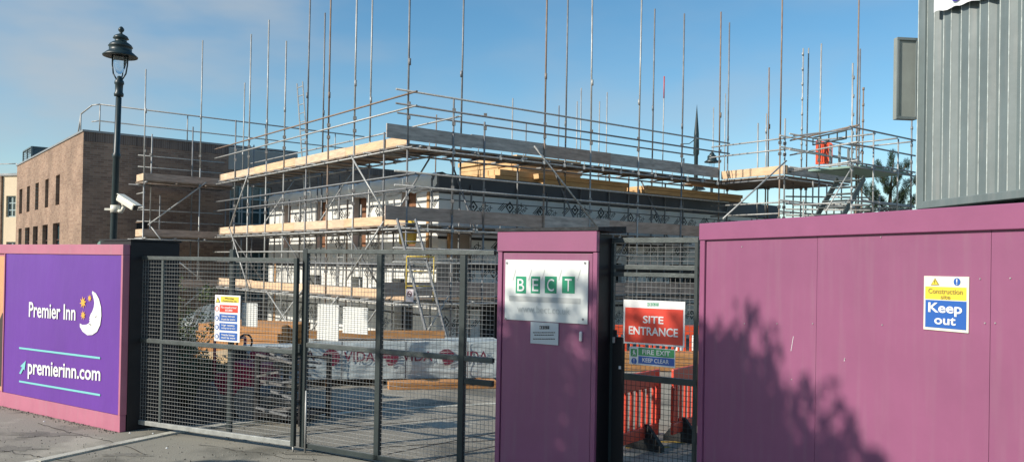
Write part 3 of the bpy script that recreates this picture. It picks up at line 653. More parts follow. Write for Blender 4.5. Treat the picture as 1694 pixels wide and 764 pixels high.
# rooftop louvred plant box
lv = at(52, 292, 46); lb = thing('plant_enclosure', 'dark grey louvred plant enclosure standing on the brick building roof', 'plant enclosure', (lv.x, lv.y, bt-.3), BR.th)
lz = at(52, 244, 46).z-bt+.3
for nm, rz, ln in (('louvre_panel', 0, 2.4), ('louvre_panel', sw_rot, -2.8)):
    mb = MB(); n = 16; x0, x1 = (0, ln) if ln > 0 else (ln, 0)
    for k in range(n): z = lz*k/n; mb.add([(x0,-.02,z),(x1,-.02,z),(x1,.015,z+lz/n*.85),(x0,.015,z+lz/n*.85)], [(0,1,2,3)])
    for x in (x0, (x0+x1)/2, x1): mb.box(x-.05, x+.05, -.05, .02, 0, lz)
    mb.box(x0, x1, -.05, .02, lz, lz+.07); o = mb.build(nm, louvre, lb); o.rotation_euler = (0,0,rz)
mb = MB(); mb.add([(0,.12,0),(2.4,.12,0),(2.4,.12,lz),(0,.12,lz)], [(0,1,2,3)]); mb.build('backing', dark, lb)
MB().box(0.02, 2.4, .1, 2.7, lz-.05, lz+.02).build('roof', louvre, lb)
# cream building far left
ca = at(30, 350, 50); CB = Face((ca.x, ca.y), Vector((.95, -.3, 0)))
cbz = CB.P(15, 291)[1]
cbo = thing('cream_building', 'cream rendered building with small grey windows at the far left', 'building', CB.W(-9, 0, 0), CB.th)
ch_ = [tuple(v+9 if i < 2 else v for i, v in enumerate(CB.R(*b_))) for b_ in ((10, 324, 26, 359), (10, 400, 26, 425))]
wall_cut('w', 0, 9, 0, cbz, ch_, cream, cbo, .2).build('wall', cream, cbo)
for h_ in ch_: window('window', h_[0], h_[1], h_[2], h_[3], .12, cbo, wframe, wglass, 2, 3, .07)
MB().box(-.1, 9.1, -.1, .5, cbz, cbz+.12).build('roof_edge', MC['zinc_coping'], cbo)
xq = CB.P(4, 350)[0]+9
MB().box(0, xq, -.12, -.004, 0, cbz-.02).build('brick_pier', brick_l, cbo)
MB().box(0.02, 8.98, .25, 8, 0, cbz-.05).build('core', cream, cbo)
rr = thing('roof_rail', 'small looped metal rail on the cream building roof', 'handrail', CB.W(-2.6, .6, cbz+.1), CB.th)
MB().path([(0,0,0),(0,0,.62),(.2,0,.7),(1.7,0,.7),(1.95,0,.55),(1.95,0,.2),(1.75,0,.1),(0,0,.1)], .03).build('loop', steel, rr)
# ------------------------------------------------------------------ timber-frame building
Cn = at(675, 300, 20.0); Cn = Vector((Cn.x, Cn.y, 0))
B0 = Cn + U*1.35 + V*1.75
TL = Face((B0.x, B0.y), -U); TR = Face((B0.x, B0.y), V)
ztop = 2.3+2.39; zwh = 2.3+1.88
tb = thing('timber_frame_building', 'two storey timber frame building wrapped in white membrane inside the scaffold', 'building', (B0.x, B0.y, 0), TR.th)
tl_rot = TL.th-TR.th
LLEN = -TL.P(446, 340)[0]; RLEN = TR.P(1284, 340)[0]
def logo(mb, x, z, s, y, mi, ang=.72):
    ca_, sa_ = math.cos(ang), math.sin(ang)
    def T(a, b): return (x+s*(a*ca_-b*sa_), y, z+s*(a*sa_+b*ca_))
    # ring diamond
    n = 4
    c_ = T(-.24, .2)
    def R_(r): return [(c_[0]+s*r*math.cos(PI/2*i), y, c_[2]+s*r*1.15*math.sin(PI/2*i)) for i in range(4)]
    mb.add(R_(.2)+R_(.13), [(i, (i+1) % 4, 4+(i+1) % 4, 4+i) for i in range(4)], mi); mb.add(R_(.06), [(0,1,2,3)], mi)
    for t, a0, a1, b0, b1 in (('OBEX', -.32, .32, -.2, .0), ('CORTEX', -.32, .42, -.38, -.24)):
        vs, fs, _ = text_geo(t, .012); mb.add([T(a0+(a1-a0)*u_, b0+(b1-b0)*v_) for u_, v_ in vs], fs, mi)
def hatch(mb, x, z, s, y, mi):
    for k, (o_, l) in enumerate(((0, .55), (.1, .45), (.2, .6))):
        a = Vector((x+o_*s*1.1, y, z-o_*s*.3)); d = Vector((.72, 0, .69))*l*s; n = Vector((-.69, 0, .72))*.012
        mb.add([a-n, a+d-n, a+d+n, a+n], [(0,1,2,3)], mi)
# left wall (x negative going away)
lh = []
def TLx(px): return TL.P(px, 350)[0]
for a, b in ((470,481),(523,539),(584,606),(664,688)): lh.append((TLx(a), TLx(b), 2.3+.5, 2.3+2.0))
for a, b in ((513,534),(583,602),(652,672)): lh.append((TLx(a), TLx(b), 2.3-.72, 2.3-.4))
lh.append((TLx(655), TLx(686), .02, 1.35))
lwall = wall_cut('w', -LLEN, 0, 0, ztop, lh, wrap, tb, .25)
random.seed(3)
z = .75
for row, zz in enumerate((.7, 2.05, 2.95, 3.85)):
    x = -LLEN+.5+row*.3
    while x < -.5:
        if not any(h_[0]-.45 < x < h_[1]+.45 and h_[2]-.4 < zz < h_[3]+.4 for h_ in lh): logo(lwall, x, zz, .7, -.004, 1)
        elif not any(h_[0]-.3 < x+.5 < h_[1]+.2 and h_[2]-.4 < zz < h_[3]+.4 for h_ in lh): hatch(lwall, x+.4, zz, .5, -.004, 1)
        x += 1.15
o = lwall.build('left_wall', [wrap, ink], tb); o.rotation_euler = (0,0,tl_rot)
mb = MB()
for zz, hh in ((2.3+.88, .055), (2.3-.08, .08), (.95, .04)):  # tape lines; the middle band puts the membrane's shade into its colour
    xs_ = sorted([-LLEN, 0]+[v for h_ in lh if h_[2] < zz < h_[3] for v in h_[:2]])
    for a, b in zip(xs_[::2], xs_[1::2]): mb.box(a, b, -.012, -.002, zz-hh/2, zz+hh/2)
o = mb.build('dark_wall_band', mat('black_band', (.03,.028,.03), .7), tb); o.rotation_euler = (0,0,tl_rot)
for i, h_ in enumerate(lh):
    a, b, c, d = h_
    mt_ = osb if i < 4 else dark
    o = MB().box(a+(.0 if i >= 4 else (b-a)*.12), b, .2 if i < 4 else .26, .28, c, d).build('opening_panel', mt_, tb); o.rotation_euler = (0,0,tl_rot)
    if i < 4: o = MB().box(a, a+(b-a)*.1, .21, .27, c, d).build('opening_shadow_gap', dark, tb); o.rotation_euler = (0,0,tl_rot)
for px in (458, 735-26):
    a = TLx(px); o = MB().box(a-.06, a+.06, -.03, -.0135, 0 if px < 500 else 2.35, 2.35 if px < 500 else ztop-.45).build('timber_batten', osb_l, tb); o.rotation_euler = (0,0,tl_rot)
# membrane folded over the wall head, slightly uneven
mb = MB(); n = 60
vs = []
for i in range(n+1):
    x = -LLEN+LLEN*i/n
    for k, (yy, zz) in enumerate(((-.05, ztop-.42), (-.08, ztop-.2), (-.06, ztop+.0), (.12, ztop+.06), (.3, ztop+.02))):
        vs.append((x, yy+.02*math.sin(i*1.7+k), zz+.03*math.sin(i*.9+k*2)*(k != 3)+.02*math.sin(i*2.3)))
mb.add(vs, [(i*5+k, (i+1)*5+k, (i+1)*5+k+1, i*5+k+1) for i in range(n) for k in range(4)], 0, True)
o = mb.build('membrane_overhang', wrap, tb); o.rotation_euler = (0,0,tl_rot)
# right wall
rw = wall_cut('w', 0, RLEN, 0, zwh, [(5.2, 6.8, 2.3-.75, 2.3+.15), (9, 10.6, 2.3-.75, 2.3+.15), (1.4, 2.6, .02, 1.3)], wrap2, tb, .2)
for row, zz in enumerate((.8, 2.1, 2.85, 3.93)):
    x = .55+.25*row
    while x < RLEN:
        if not (row == 1 and (4.8 < x < 7.2 or 8.6 < x < 11)) and not (row == 0 and 1 < x < 3): jx = random.uniform(-.1, .1); jz = random.uniform(-.07, .07); logo(rw, x+jx, zz+jz, .74, -.004, 1); hatch(rw, x+.6+jx, zz-.12-jz, .5, -.004, 1)
        x += 1.22
rw.build('right_wall', [wrap2, ink], tb)
mb = MB()
for zz, hh in ((2.3+.72, .07), (2.3-.02, .22), (1.15, .06), (2.3+1.72, .02)): mb.box(-.01, RLEN, -.014, -.002, zz-hh/2, zz+hh/2)
mb.build('dark_wall_band', MC['black_band'], tb)
MB().box(-.06, RLEN, -.1, .3, zwh+.03, ztop).build('roof_fascia', slate, tb, .01)
MB().box(.1, RLEN, .31, 11, ztop-.35, ztop-.06).build('roof', slate, tb)
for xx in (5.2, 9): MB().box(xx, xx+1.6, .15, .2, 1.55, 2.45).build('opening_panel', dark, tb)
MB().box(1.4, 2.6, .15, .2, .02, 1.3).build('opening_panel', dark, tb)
MB().box(-.05, .55, -.03, -.016, 2.3-.75, 2.3+.1).build('grey_sheet', mat('grey_board', (.3,.27,.24), .8, 0, .2, 3), tb)
MB().box(.28, .36, -.05, -.016, 2.3+.2, 2.3+1.0).build('timber_batten', osb_l, tb)
MB().box(.4, 1.0, -.045, -.016, 2.3+.2, 2.3+.95).build('timber_panel', mat('pale_board', (.36,.29,.23), .8), tb)
# timber stacks on the roof
def tstack(name, label, px0, px1, D, ytop, ybot, ln, rows, seedv, mt=timber, depth=.9, group='timber packs on the roof', zb_=None):
    p = at(px1, ybot, D); z1 = at(px1, ytop, D).z; zb2_ = ztop-.05 if zb_ is None else zb_
    t = thing(name, label, 'timber', (p.x, p.y, zb2_), TR.th, group); rnd = random.Random(seedv)
    hh = (z1-zb2_)/rows
    for j in range(rows):
        mb = MB(); q = 4
        dx = rnd.uniform(-.12, .12); n = 3
        for k in range(n):
            mb.box(dx+rnd.uniform(0, .05), dx+ln+rnd.uniform(-.2, .2), depth*k/n+.004, depth*(k+1)/n-.004, hh*j+.006, hh*(j+1)-.004)
        mb.build('timber_layer', mt, t, .004)
    return t
tstack('timber_pack', 'tallest stepped pack of yellow timber on the roof', 0, 858, 24.2, 256, 290, 2.5, 6, 1, timber, 3.0)
tstack('timber_pack', 'low pack of long yellow beams in the middle of roof', 0, 892, 24.0, 287, 300, 3.6, 2, 2, timber, 1.2)
tstack('timber_pack', 'long pale pack of timber toward the right end of roof', 0, 1068, 26.3, 306, 322, 4.9, 2, 3, timber, 1.4)
tstack('timber_pack', 'short offset yellow beams beside the tallest roof stack', 0, 822, 23.4, 279, 290, 1.8, 2, 4, timber, .8)
# ------------------------------------------------------------------ scaffolding
TR_ = .0242
def coupler(mb, p, mi=1, s=.04): mb.box(p[0]-s, p[0]+s, p[1]-s, p[1]+s, p[2]-.04, p[2]+.045, mi)
main = thing('scaffold', 'three lift tube scaffold with board platforms wrapping the white membrane building', 'scaffold', (Cn.x, Cn.y, 0))
def rel(p): return (p[0]-Cn.x, p[1]-Cn.y, p[2])
Z1, Z2, Z3 = 5.15, 3.245, 1.45
ZL = (Z1, Z2, Z3); TOE = .225
E_ = Cn+V*11.55; F_ = E_-U*2.37; G_ = F_+V*3.7
A_ = Cn+U*12.9
def std(pt, top, bot=0, parent=main, base=Cn, zs=(), mt=steel, cup=False, tip=False, name='standard', r=TR_):
    mb = MB(); x, y = pt.x-base.x, pt.y-base.y
    joints = [bot, top]
    lx, ly = x+random.uniform(-.028, .028)*top/8, y+random.uniform(-.02, .02)*top/8; mz = bot+(top-bot)*.55; kx, ky = (x+lx)/2+random.uniform(-.006, .006), (y+ly)/2
    mb.tube((x, y, bot), (kx, ky, mz), r, 8); mb.tube((kx, ky, mz), (lx, ly, top), r, 8)
    if tip: mb.tube((lx, ly, top-1.0), (lx, ly, top+.01), r+.004, 8, 2)
    for z in zs: coupler(mb, (x, y, z))
    jz = 6.6+random.uniform(-.4, .8)
    if top > 7.5 and not cup: mb.tube((x, y, jz), (x, y, jz+.16), r+.009, 8, 0)
    if cup:
        z = .5
        while z < top: mb.tube((x, y, z), (x, y, z+.09), r+.013, 8, 0); z += .5
    mb.tube((x, y, bot), (x, y, bot+.01), .07, 8, 1)
    return mb.build(name, [tube_mat(mt), coup, red_tip], parent)
cz_ = [z-.09 for z in ZL]+[z+.95 for z in ZL]+[z+.62+.0 for z in ZL]
LFace = Face((Cn.x, Cn.y), -U); RFace = Face((Cn.x, Cn.y), V)
def pole(face, yoff, px, ytop, ybase=250, **kw):
    a, z = face.P(px, ybase, yoff); p = face.W(a, yoff, 0)
    d = ray(px, ybase); D = p.y; zt_ = at(px, ytop, D).z
    return std(p, zt_, **kw), a
outer_l = []; outer_r = []
for px, yt in ((390,199),(412,57),(441,33),(470,68),(506.5,-45),(543,-50),(586,-60),(675,-70)):
    o, a = pole(LFace, 0, px, yt, zs=cz_); outer_l.append(a)
for px, yt in ((402,137),(419,240),(534,22),(612,-40)): pole(LFace, 1.25, px, yt, zs=cz_[:3])
pole(LFace, .0, 636, 219, zs=cz_[:3])
for px in (440, 478, 575, 652): pole(LFace, 1.25, px, 330, ybase=330, zs=cz_[:3])
for px, yt in ((750,162),(802,202),(901,-55),(978,-40),(1056,-20),(1128,23),(1191,20)):
    o, a = pole(RFace, 0, px, yt, zs=cz_); outer_r.append(a)
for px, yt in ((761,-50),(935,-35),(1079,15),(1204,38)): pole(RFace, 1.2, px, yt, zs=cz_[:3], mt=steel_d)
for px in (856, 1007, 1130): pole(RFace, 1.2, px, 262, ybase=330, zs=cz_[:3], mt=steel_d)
for px, yt in ((721,190),(848,163),(869,205),(924,175),(954,168),(961,146),(991,168),(1003,153),(1180,178),(1199,155)): pole(RFace, 9.5, px, yt)
pole(RFace, 9.0, 1096, 127, tip=True)
BF = Face((F_.x, F_.y), V)
for px, yt in ((1298,196),(1290,-40),(1355,73)): pole(BF, 0, px, yt, zs=cz_)
for px, yt in ((1254,204),(1267,188),(1272,112)): pole(BF, 2.2, px, yt, zs=cz_[:3])
for px, yt in ((1326,80),(1334,80)): pole(BF, 1.4, px, yt, zs=cz_[:3], cup=(px == 1326))
def lin(name, p, q, z, parent=main, r=TR_, mt=steel, base=Cn, z2=None, ext=0.0):
    d = (q-p).normalized()*ext; p = p-d; q = q+d; z2 = z if z2 is None else z2
    return MB().tube((p.x-base.x, p.y-base.y, z), (q.x-base.x, q.y-base.y, z2), r, 8).build(name, tube_mat(mt), parent)
ofl = LFace.n*(-.052)*-1; ofr = RFace.n*.052
for zi, Z in enumerate(ZL):
    # ledgers
    lin('ledger', A_+LFace.n*.05, Cn+LFace.n*.05, Z-.1, ext=.25); lin('ledger', A_+V*1.25, Cn+V*1.25, Z-.1, ext=.1)
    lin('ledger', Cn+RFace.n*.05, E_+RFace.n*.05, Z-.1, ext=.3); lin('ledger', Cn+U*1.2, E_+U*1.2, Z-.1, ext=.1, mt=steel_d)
    lin('ledger', E_, F_, Z-.1, ext=.15); lin('ledger', F_, G_, Z-.1, ext=.3)
    # guard rails
    for dz_ in (.95, .62):
        lin('guard_rail', A_-V*.055, Cn-V*.055, Z+TOE+dz_-.225+.22, ext=.42)
        lin('guard_rail', Cn+RFace.n*.055, E_+RFace.n*.055, Z+dz_+.28, ext=.4)
        lin('guard_rail', E_-V*.05, F_-V*.05, Z+dz_+.15, ext=.3)
        lin('guard_rail', F_+RFace.n*.05, G_+RFace.n*.05, Z+dz_+.2, ext=.3)
    if zi == 0:
        lin('guard_rail', A_+V*1.3+U*.2, Cn+V*1.3, Z+.78, ext=.3); lin('guard_rail', Cn+U*1.25+V*.6, E_+U*1.25, Z+.95, ext=.2, mt=steel_d)
    # transoms
    def trans(p0, dirv, ln, inn, wd, step):
        k = int(ln/step)
        for i in range(k+1):
            p = p0+dirv*(step*i+.25); lin('transom', p-inn*.18, p+inn*(wd+.15), Z-.05, mt=steel_d if i % 2 else steel)
    trans(Cn, U, 12.4, V, 1.25, .82); trans(Cn, V, 11.2, U, 1.2, .8)
    # decks
    def deck(p0, dirv, ln, inn, wd, bay=3.9):
        n = math.ceil(ln/bay); nb = 5
        for i in range(n):
            mb = MB(); s0 = ln*i/n+.01; s1 = ln*(i+1)/n-.01
            for k in range(nb):
                y0 = wd*k/nb+.006; y1 = wd*(k+1)/nb-.006; zz = random.uniform(-.004, .004)
                c = [p0+dirv*s0+inn*y0, p0+dirv*s1+inn*y0, p0+dirv*s1+inn*y1, p0+dirv*s0+inn*y1]
                vs = [rel((q.x, q.y, Z-.023+zz)) for q in c]+[rel((q.x, q.y, Z+.015+zz)) for q in c]
                mb.add(vs, [(0,3,2,1),(4,5,6,7),(0,1,5,4),(1,2,6,5),(2,3,7,6),(3,0,4,7)])
            mb.build('deck_boards', deckm, main)
    deck(Cn+U*.02, U, 12.88, V, 1.2); deck(Cn+V*1.22, V, 10.3, U, 1.15)
    deck(F_+U*.05, V, 3.7, U, 2.3); 
    if zi == 0: deck(F_+U*2.4, V, 3.0, U, 1.6)
    # toe boards
    def toe(p0, p1, mts, z, n, hgt=TOE, ov=.0):
        d = (p1-p0).normalized(); nrm = Vector((d.y, -d.x, 0)); ln = (p1-p0).length
        if nrm.dot(p0) > 0: nrm = -nrm
        for i in range(n):
            a = p0+d*(ln*i/n-(.02 if i else 0)); b = p0+d*(ln*(i+1)/n); o_ = nrm*(-.02-.0*(i % 2)); zj = z+random.uniform(-.012, .012)
            mb = MB(); th = nrm*.038
            sl_ = random.uniform(-.015, .015)
            vs = [rel((q.x, q.y, zz+s_)) for q, s_ in ((a+o_, 0), (b+o_, sl_), (b+o_-th, sl_), (a+o_-th, 0)) for zz in ()]
            c = [(a+o_, 0), (b+o_, sl_), (b+o_-th, sl_), (a+o_-th, 0)]
            vs = [rel((q.x, q.y, zj+s_)) for q, s_ in c]+[rel((q.x, q.y, zj+s_+hgt)) for q, s_ in c]
            mb.add(vs, [(0,3,2,1),(4,5,6,7),(0,1,5,4),(1,2,6,5),(2,3,7,6),(3,0,4,7)])
            mb.build('toe_board', mts[i % len(mts)], main, .003)
    toe(A_-U*.0+U*.1, Cn+U*.05, (pine, pine2, pine, pine2), Z+.016, 4)
    toe(Cn-V*.58, E_+V*.0, (greyb, greyb, brownb) if zi == 0 else (brownb, brownb, greyb), Z+.09, 5, .33)
    toe(E_+V*.05, F_+V*.05-U*.05, (pine2,), Z+.05, 1, .25); toe(F_, G_, (greyb,), Z+.03, 1, .25)
def brace(face, yo, p, q, parent=main, base=Cn, mt=steel, r=TR_, name='brace'):
    a0, z0 = face.P(*p, yo); a1, z1 = face.P(*q, yo); A = face.W(a0, yo, z0); B = face.W(a1, yo, z1)
    return MB().tube(A-base, B-base, r, 8).build(name, mt, parent)
for p, q in (((580,257),(632,345)), ((635,366),(573,463)), ((411,287),(379,378)), ((380,378),(412,480)), ((440,480),(500,570)), ((500,480),(425,580)), ((560,490),(480,590))): brace(LFace, -.1, p, q)
for p, q in (((884,242),(990,378)),): brace(RFace, -.1, p, q)
brace(BF, -.1, (1301,266), (1196,362))
brace(RFace, -.1, (700,560), (742,490)); brace(LFace, -.1, (645,480), (590,560))
# hanging short transom ends with clips beneath the right-hand boards
for i in range(16):
    p = Cn+V*(.5+i*.72)
    for Z in (Z1, Z2):
        mb = MB(); q = p+RFace.n*.1; z = Z-.1+random.uniform(-.02, .02); coupler(mb, rel((q.x, q.y, z)), 0, .035); mb.tube(rel((q.x, q.y, z)), rel((q.x+.02, q.y-.02, z+.16)), .012, 6); mb.build('board_clip', steel, main)
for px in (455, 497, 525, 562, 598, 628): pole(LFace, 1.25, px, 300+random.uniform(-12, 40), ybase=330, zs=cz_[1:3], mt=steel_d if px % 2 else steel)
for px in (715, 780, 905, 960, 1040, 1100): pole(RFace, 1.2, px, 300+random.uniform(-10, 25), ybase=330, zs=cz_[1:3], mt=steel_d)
for Z in (Z2,):
    for dz_ in (1.0,):
        lin('guard_rail', A_+V*1.3, Cn+V*1.3+U*1.3, Z+dz_, ext=.15); lin('guard_rail', Cn+U*1.25+V*1.3, E_+U*1.25, Z+dz_, ext=.15, mt=steel_d)
for k in range(6):
    for Z0, Z1_ in (((Z3, Z2),) if k % 2 else ((Z2, Z1),)):
        a = Cn+U*(1.0+2.1*k); b = a+V*1.25
        if k % 2: a, b = b, a
        MB().tube(rel((a.x, a.y, Z0-.1)), rel((b.x, b.y, Z1_-.1)), TR_, 8).build('cross_brace', steel_d if k % 2 else steel, main)
        a = Cn+V*(2.0+1.8*k); b = a+U*1.2
        if k % 2: a, b = b, a
        MB().tube(rel((a.x, a.y, Z0-.1)), rel((b.x, b.y, Z1_-.1)), TR_, 8).build('cross_brace', steel_d, main)
# ladders
def ladder(name, label, p0, p1, wd, n, wvec, mt=steel):
    t = thing(name, label, 'ladder', tuple(p0), 0, 'ladders on the scaffold'); d = Vector(p1)-Vector(p0); wv = Vector(wvec).normalized()*wd/2
    for s_ in (-1, 1): MB().bar(wv*s_, wv*s_+d, .03, .06).build('stile', mt, t)
    for k in range(n): q = d*((k+.5)/n); MB().tube(q-wv, q+wv, .014, 6).build('rung', mt, t)
    return t
q0 = LFace.P(506, 300, .6); 
p_t = LFace.W(LFace.P(496, 137, .7)[0], .7, LFace.P(496, 137, .7)[1]); p_b = LFace.W(LFace.P(510, 300, .9)[0]+.2, .9, Z2)
ladder('ladder', 'aluminium ladder poking above the upper platform on left side', p_b, p_t, .42, 17, -U)
p_t = LFace.W(LFace.P(672, 362, -.25)[0], -.25, LFace.P(672, 362, -.25)[1]); p_b = at(738, 566, 18.6)
ladder('ladder', 'long ladder leaning at the scaffold corner behind right gate', Vector((p_b.x, p_b.y, 0)), p_t, .42, 16, (1, .1, 0), steel_d)
p_t = LFace.W(LFace.P(566, 368, .7)[0], .7, Z2+.1); ladder('ladder', 'short ladder hanging under the middle platform of left scaffold', p_t-Vector((0,0,1.75))+U*.1, p_t, .4, 7, -U)
# yellow ladder guard frame
yf = at(672, 470, 19.2); yg = thing('ladder_gate', 'yellow tubular safety frame on the lowest lift beside the ladder', 'safety gate', (yf.x, yf.y, Z3+.03), .1)
hy = at(672, 424, 19.2).z-Z3-.03
MB().path([(0,0,0),(0,0,hy),(.62,0,hy),(.62,0,0)], .016).build('frame', yellow_p, yg)
for k in (1, 2): MB().tube((0,0,hy*k/3), (.62,0,hy*k/3), .012).build('cross_bar', yellow_p, yg)
yb = LFace.W(LFace.P(672, 400, .9)[0], .9, 2.82); ys = thing('insulation_bag', 'bright yellow sheet bundle propped in the window opening by ladder', 'sheet', tuple(yb), LFace.th)
MB().prism_xz([(-.38,0),(.3,0),(.36,.3),(.33,.66),(-.36,.7),(-.4,.3)], 0, .12).build('sheet', yellow_p, ys, .03)
# ------------------------------------------------------------------ brick-side scaffold
SB = Face(tuple((BR.O+BR.n*1.35).xy), V)
s2 = thing('scaffold', 'small tube scaffold standing against the shaded brick wall', 'scaffold', tuple(SB.W(2,0,0)), 0)
base2 = SB.W(2,0,0)
zA = SB.P(300, 298)[1]-.1; zB = SB.P(300, 388)[1]-.1; zC = SB.P(330, 470)[1]-.1
xs0 = SB.P(240, 290)[0]; xs1 = SB.P(385, 300)[0]
for px, yt in ((240,115),(250,222),(331.5,67)): pole(SB, 0 if px != 250 else 0.9, px, yt, parent=s2, base=base2, zs=[zA-.1, zB-.1, zC-.1, zA+1])
pole(SB, .9, 318, 210, parent=s2, base=base2, zs=[zA-.1, zB-.1]); pole(SB, .5, 264, 322, ybase=350, parent=s2, base=base2)
pole(SB, .0, 385, 330, ybase=350, parent=s2, base=base2); pole(SB, .9, 372, 330, ybase=400, parent=s2, base=base2)
for z in (zA, zB, zC):
    for yo in (0, .9): lin('ledger', SB.W(xs0-.3, yo, 0), SB.W(xs1, yo, 0), z-.1, s2, base=base2)
    for k in range(4): x = xs0+(xs1-xs0)*k/3; lin('transom', SB.W(x, -.25, 0), SB.W(x, 1.1, 0), z-.06, s2, base=base2)
    for dz_ in (.55, .95):
        lin('guard_rail', SB.W(xs0, .95, 0), SB.W(xs1, .95, 0), z+dz_, s2, base=base2, r=.02)
    mb = MB(); c = [SB.W(xs0, 0, 0)-base2, SB.W(xs1, 0, 0)-base2, SB.W(xs1, .95, 0)-base2, SB.W(xs0, .95, 0)-base2]
    mb.add([(q.x, q.y, z-.03) for q in c]+[(q.x, q.y, z+.01) for q in c], [(0,3,2,1),(4,5,6,7),(0,1,5,4),(1,2,6,5),(2,3,7,6),(3,0,4,7)]); mb.build('deck_boards', deckm, s2)
    mb = MB(); c = [SB.W(xs0, -.02, 0)-base2, SB.W(xs1, -.02, 0)-base2, SB.W(xs1, .02, 0)-base2, SB.W(xs0, .02, 0)-base2]
    mb.add([(q.x, q.y, z+.012) for q in c]+[(q.x, q.y, z+.25) for q in c], [(0,3,2,1),(4,5,6,7),(0,1,5,4),(1,2,6,5),(2,3,7,6),(3,0,4,7)]); mb.build('toe_board', brownb, s2, .003)
    mb = MB(); c = [SB.W(xs0-.04, 0, 0)-base2, SB.W(xs0-.001, 0, 0)-base2, SB.W(xs0-.001, .95, 0)-base2, SB.W(xs0-.04, .95, 0)-base2]
    mb.add([(q.x, q.y, z+.012) for q in c]+[(q.x, q.y, z+.25) for q in c], [(0,3,2,1),(4,5,6,7),(0,1,5,4),(1,2,6,5),(2,3,7,6),(3,0,4,7)]); mb.build('end_toe_board', pine, s2, .003)
for p, q in (((341,302),(245,372)), ((290,428),(345,472)), ((345,472),(305,505)), ((250,375),(290,428))): brace(SB, -.08, p, q, s2, base2)
for k in range(6): z = zB-.5+k*.5; lin('transom', SB.W(xs0, 0, 0), SB.W(xs0, 1.0, 0), z, s2, base=base2)
# ------------------------------------------------------------------ stair tower
T0 = at(1409, 267, 22.8); TF = Face((T0.x, T0.y), V); tz = T0.z
tw = thing('stair_tower', 'galvanised stair tower with open treads right of the scaffold', 'stair tower', (T0.x, T0.y, 0)); tb0 = Vector((T0.x, T0.y, 0))
for px, yt, yo in ((1410,105,0),(1417,-30,1.2),(1427,148,1.8),(1508,170,0),(1446,216,0.0),(1485,230,.0),(1421,81,1.25)): pole(TF, yo, px, yt, parent=tw, base=tb0, cup=px in (1410,1427,1508))
tL = at(1315, 277, 25.2); tL = Vector((tL.x, tL.y, 0)); tR = TF.W(3.3, 0, 0)
for z, a in ((tz+.94, tL), (tz+.0, tL), (tz+.5, tL)): lin('ledger', a, tb0, z, tw, base=tb0, ext=.25)
zz_ = [TF.P(1409, y)[1] for y in (210, 238, 268)]
for z in zz_+[tz-1.05, tz-.25+.12]: lin('ledger', tb0, tR, z, tw, base=tb0, mt=steel_d, ext=.15)
for z in (zz_[0], zz_[2], zz_[1], tz-1.05): lin('ledger', TF.W(-.2, 1.8, 0), TF.W(3.6, 1.8, 0), z, tw, base=tb0); 
for x in (0, 1.2, 2.4, 3.3):
    for z in (zz_[0], zz_[2], tz-1.05): lin('transom', TF.W(x, 0, 0), TF.W(x, 1.8, 0), z-.05, tw, base=tb0)
for i in range(7): x = .3+i*.45; MB().bar(TF.W(x, 0, zz_[2])-tb0, TF.W(x, 0, tz-.13)-tb0, .03, .03).build('beam_lacing', steel_d, tw)
for i in range(3): x = 1.9+i*.5; MB().bar(TF.W(x, 1.8, zz_[2]+.1)-tb0, TF.W(x, 1.8, zz_[0]-.1)-tb0, .07, .04).build('infill_bar', MC['pale_galvanised'], tw)
mb = MB(); c = [TF.W(.6, .1, 0)-tb0, TF.W(3.3, .1, 0)-tb0, TF.W(3.3, 1.7, 0)-tb0, TF.W(.6, 1.7, 0)-tb0]
mb.add([(q.x, q.y, tz-.09) for q in c]+[(q.x, q.y, tz-.03) for q in c], [(0,3,2,1),(4,5,6,7),(0,1,5,4),(1,2,6,5),(2,3,7,6),(3,0,4,7)]); mb.build('landing', mat('green_grey_tread', (.22,.33,.27), .6), tw)
for s_ in (.2, 1.0):
    MB().bar(TF.W(1.0, s_, tz-.35)-tb0, TF.W(-.9, s_, tz-2.35)-tb0, .04, .16).build('stringer', frame_g, tw)
MB().tube(TF.W(.9, .2, tz+.45)-tb0, TF.W(-.9, .2, tz-1.4)-tb0, .018).build('stair_handrail', steel, tw)
for k in range(10):
    f = (k+.5)/10; x = 1.0-1.9*f; z = tz-.33-2.0*f; c = [TF.W(x-.13, .2, z)-tb0, TF.W(x+.13, .2, z)-tb0, TF.W(x+.13, 1.0, z)-tb0, TF.W(x-.13, 1.0, z)-tb0]
    mb = MB(); mb.add([tuple(q) for q in c]+[(q.x, q.y, q.z+.03) for q in c], [(0,3,2,1),(4,5,6,7),(0,1,5,4),(1,2,6,5),(2,3,7,6),(3,0,4,7)]); mb.build('tread', frame_g, tw)
# lower lattice of tubes seen under the decks right of the building
for px, yt, D in ((1312,290,27),(1344,300,26),(1368,305,26.5),(1392,300,27),(1330,330,25),(1380,335,25),(1455,322,24)):
    p = at(px, 330, D); std(Vector((p.x, p.y, 0)), at(px, yt, D).z, parent=tw, base=tb0)
for y, D0, D1 in ((325,27,24.5),(337,27,24.5),(346,26,24),(356,26,24)):
    p = at(1300, y, D0); q = at(1440, y+2, D1); MB().tube(p-tb0, q-tb0, TR_, 8).build('ledger', steel, tw)
p = at(1426, 331, 24); q = at(1512, 341, 25); MB().tube(p-tb0, q-tb0, TR_, 8).build('ledger', steel, tw)
# ladder beam near 1340-1400
lbm = MB(); P = at(1345, 228, 26); Q = at(1400, 216, 23.5); lbm.tube(P-tb0, Q-tb0, TR_); lbm.tube(P-tb0-Vector((0,0,.22)), Q-tb0-Vector((0,0,.22)), TR_)
for k in range(5): r_ = P+(Q-P)*(k/4)-tb0; lbm.bar(r_, r_-Vector((0,0,.22)), .03, .03)
lbm.build('ladder_beam', frame_g, tw)
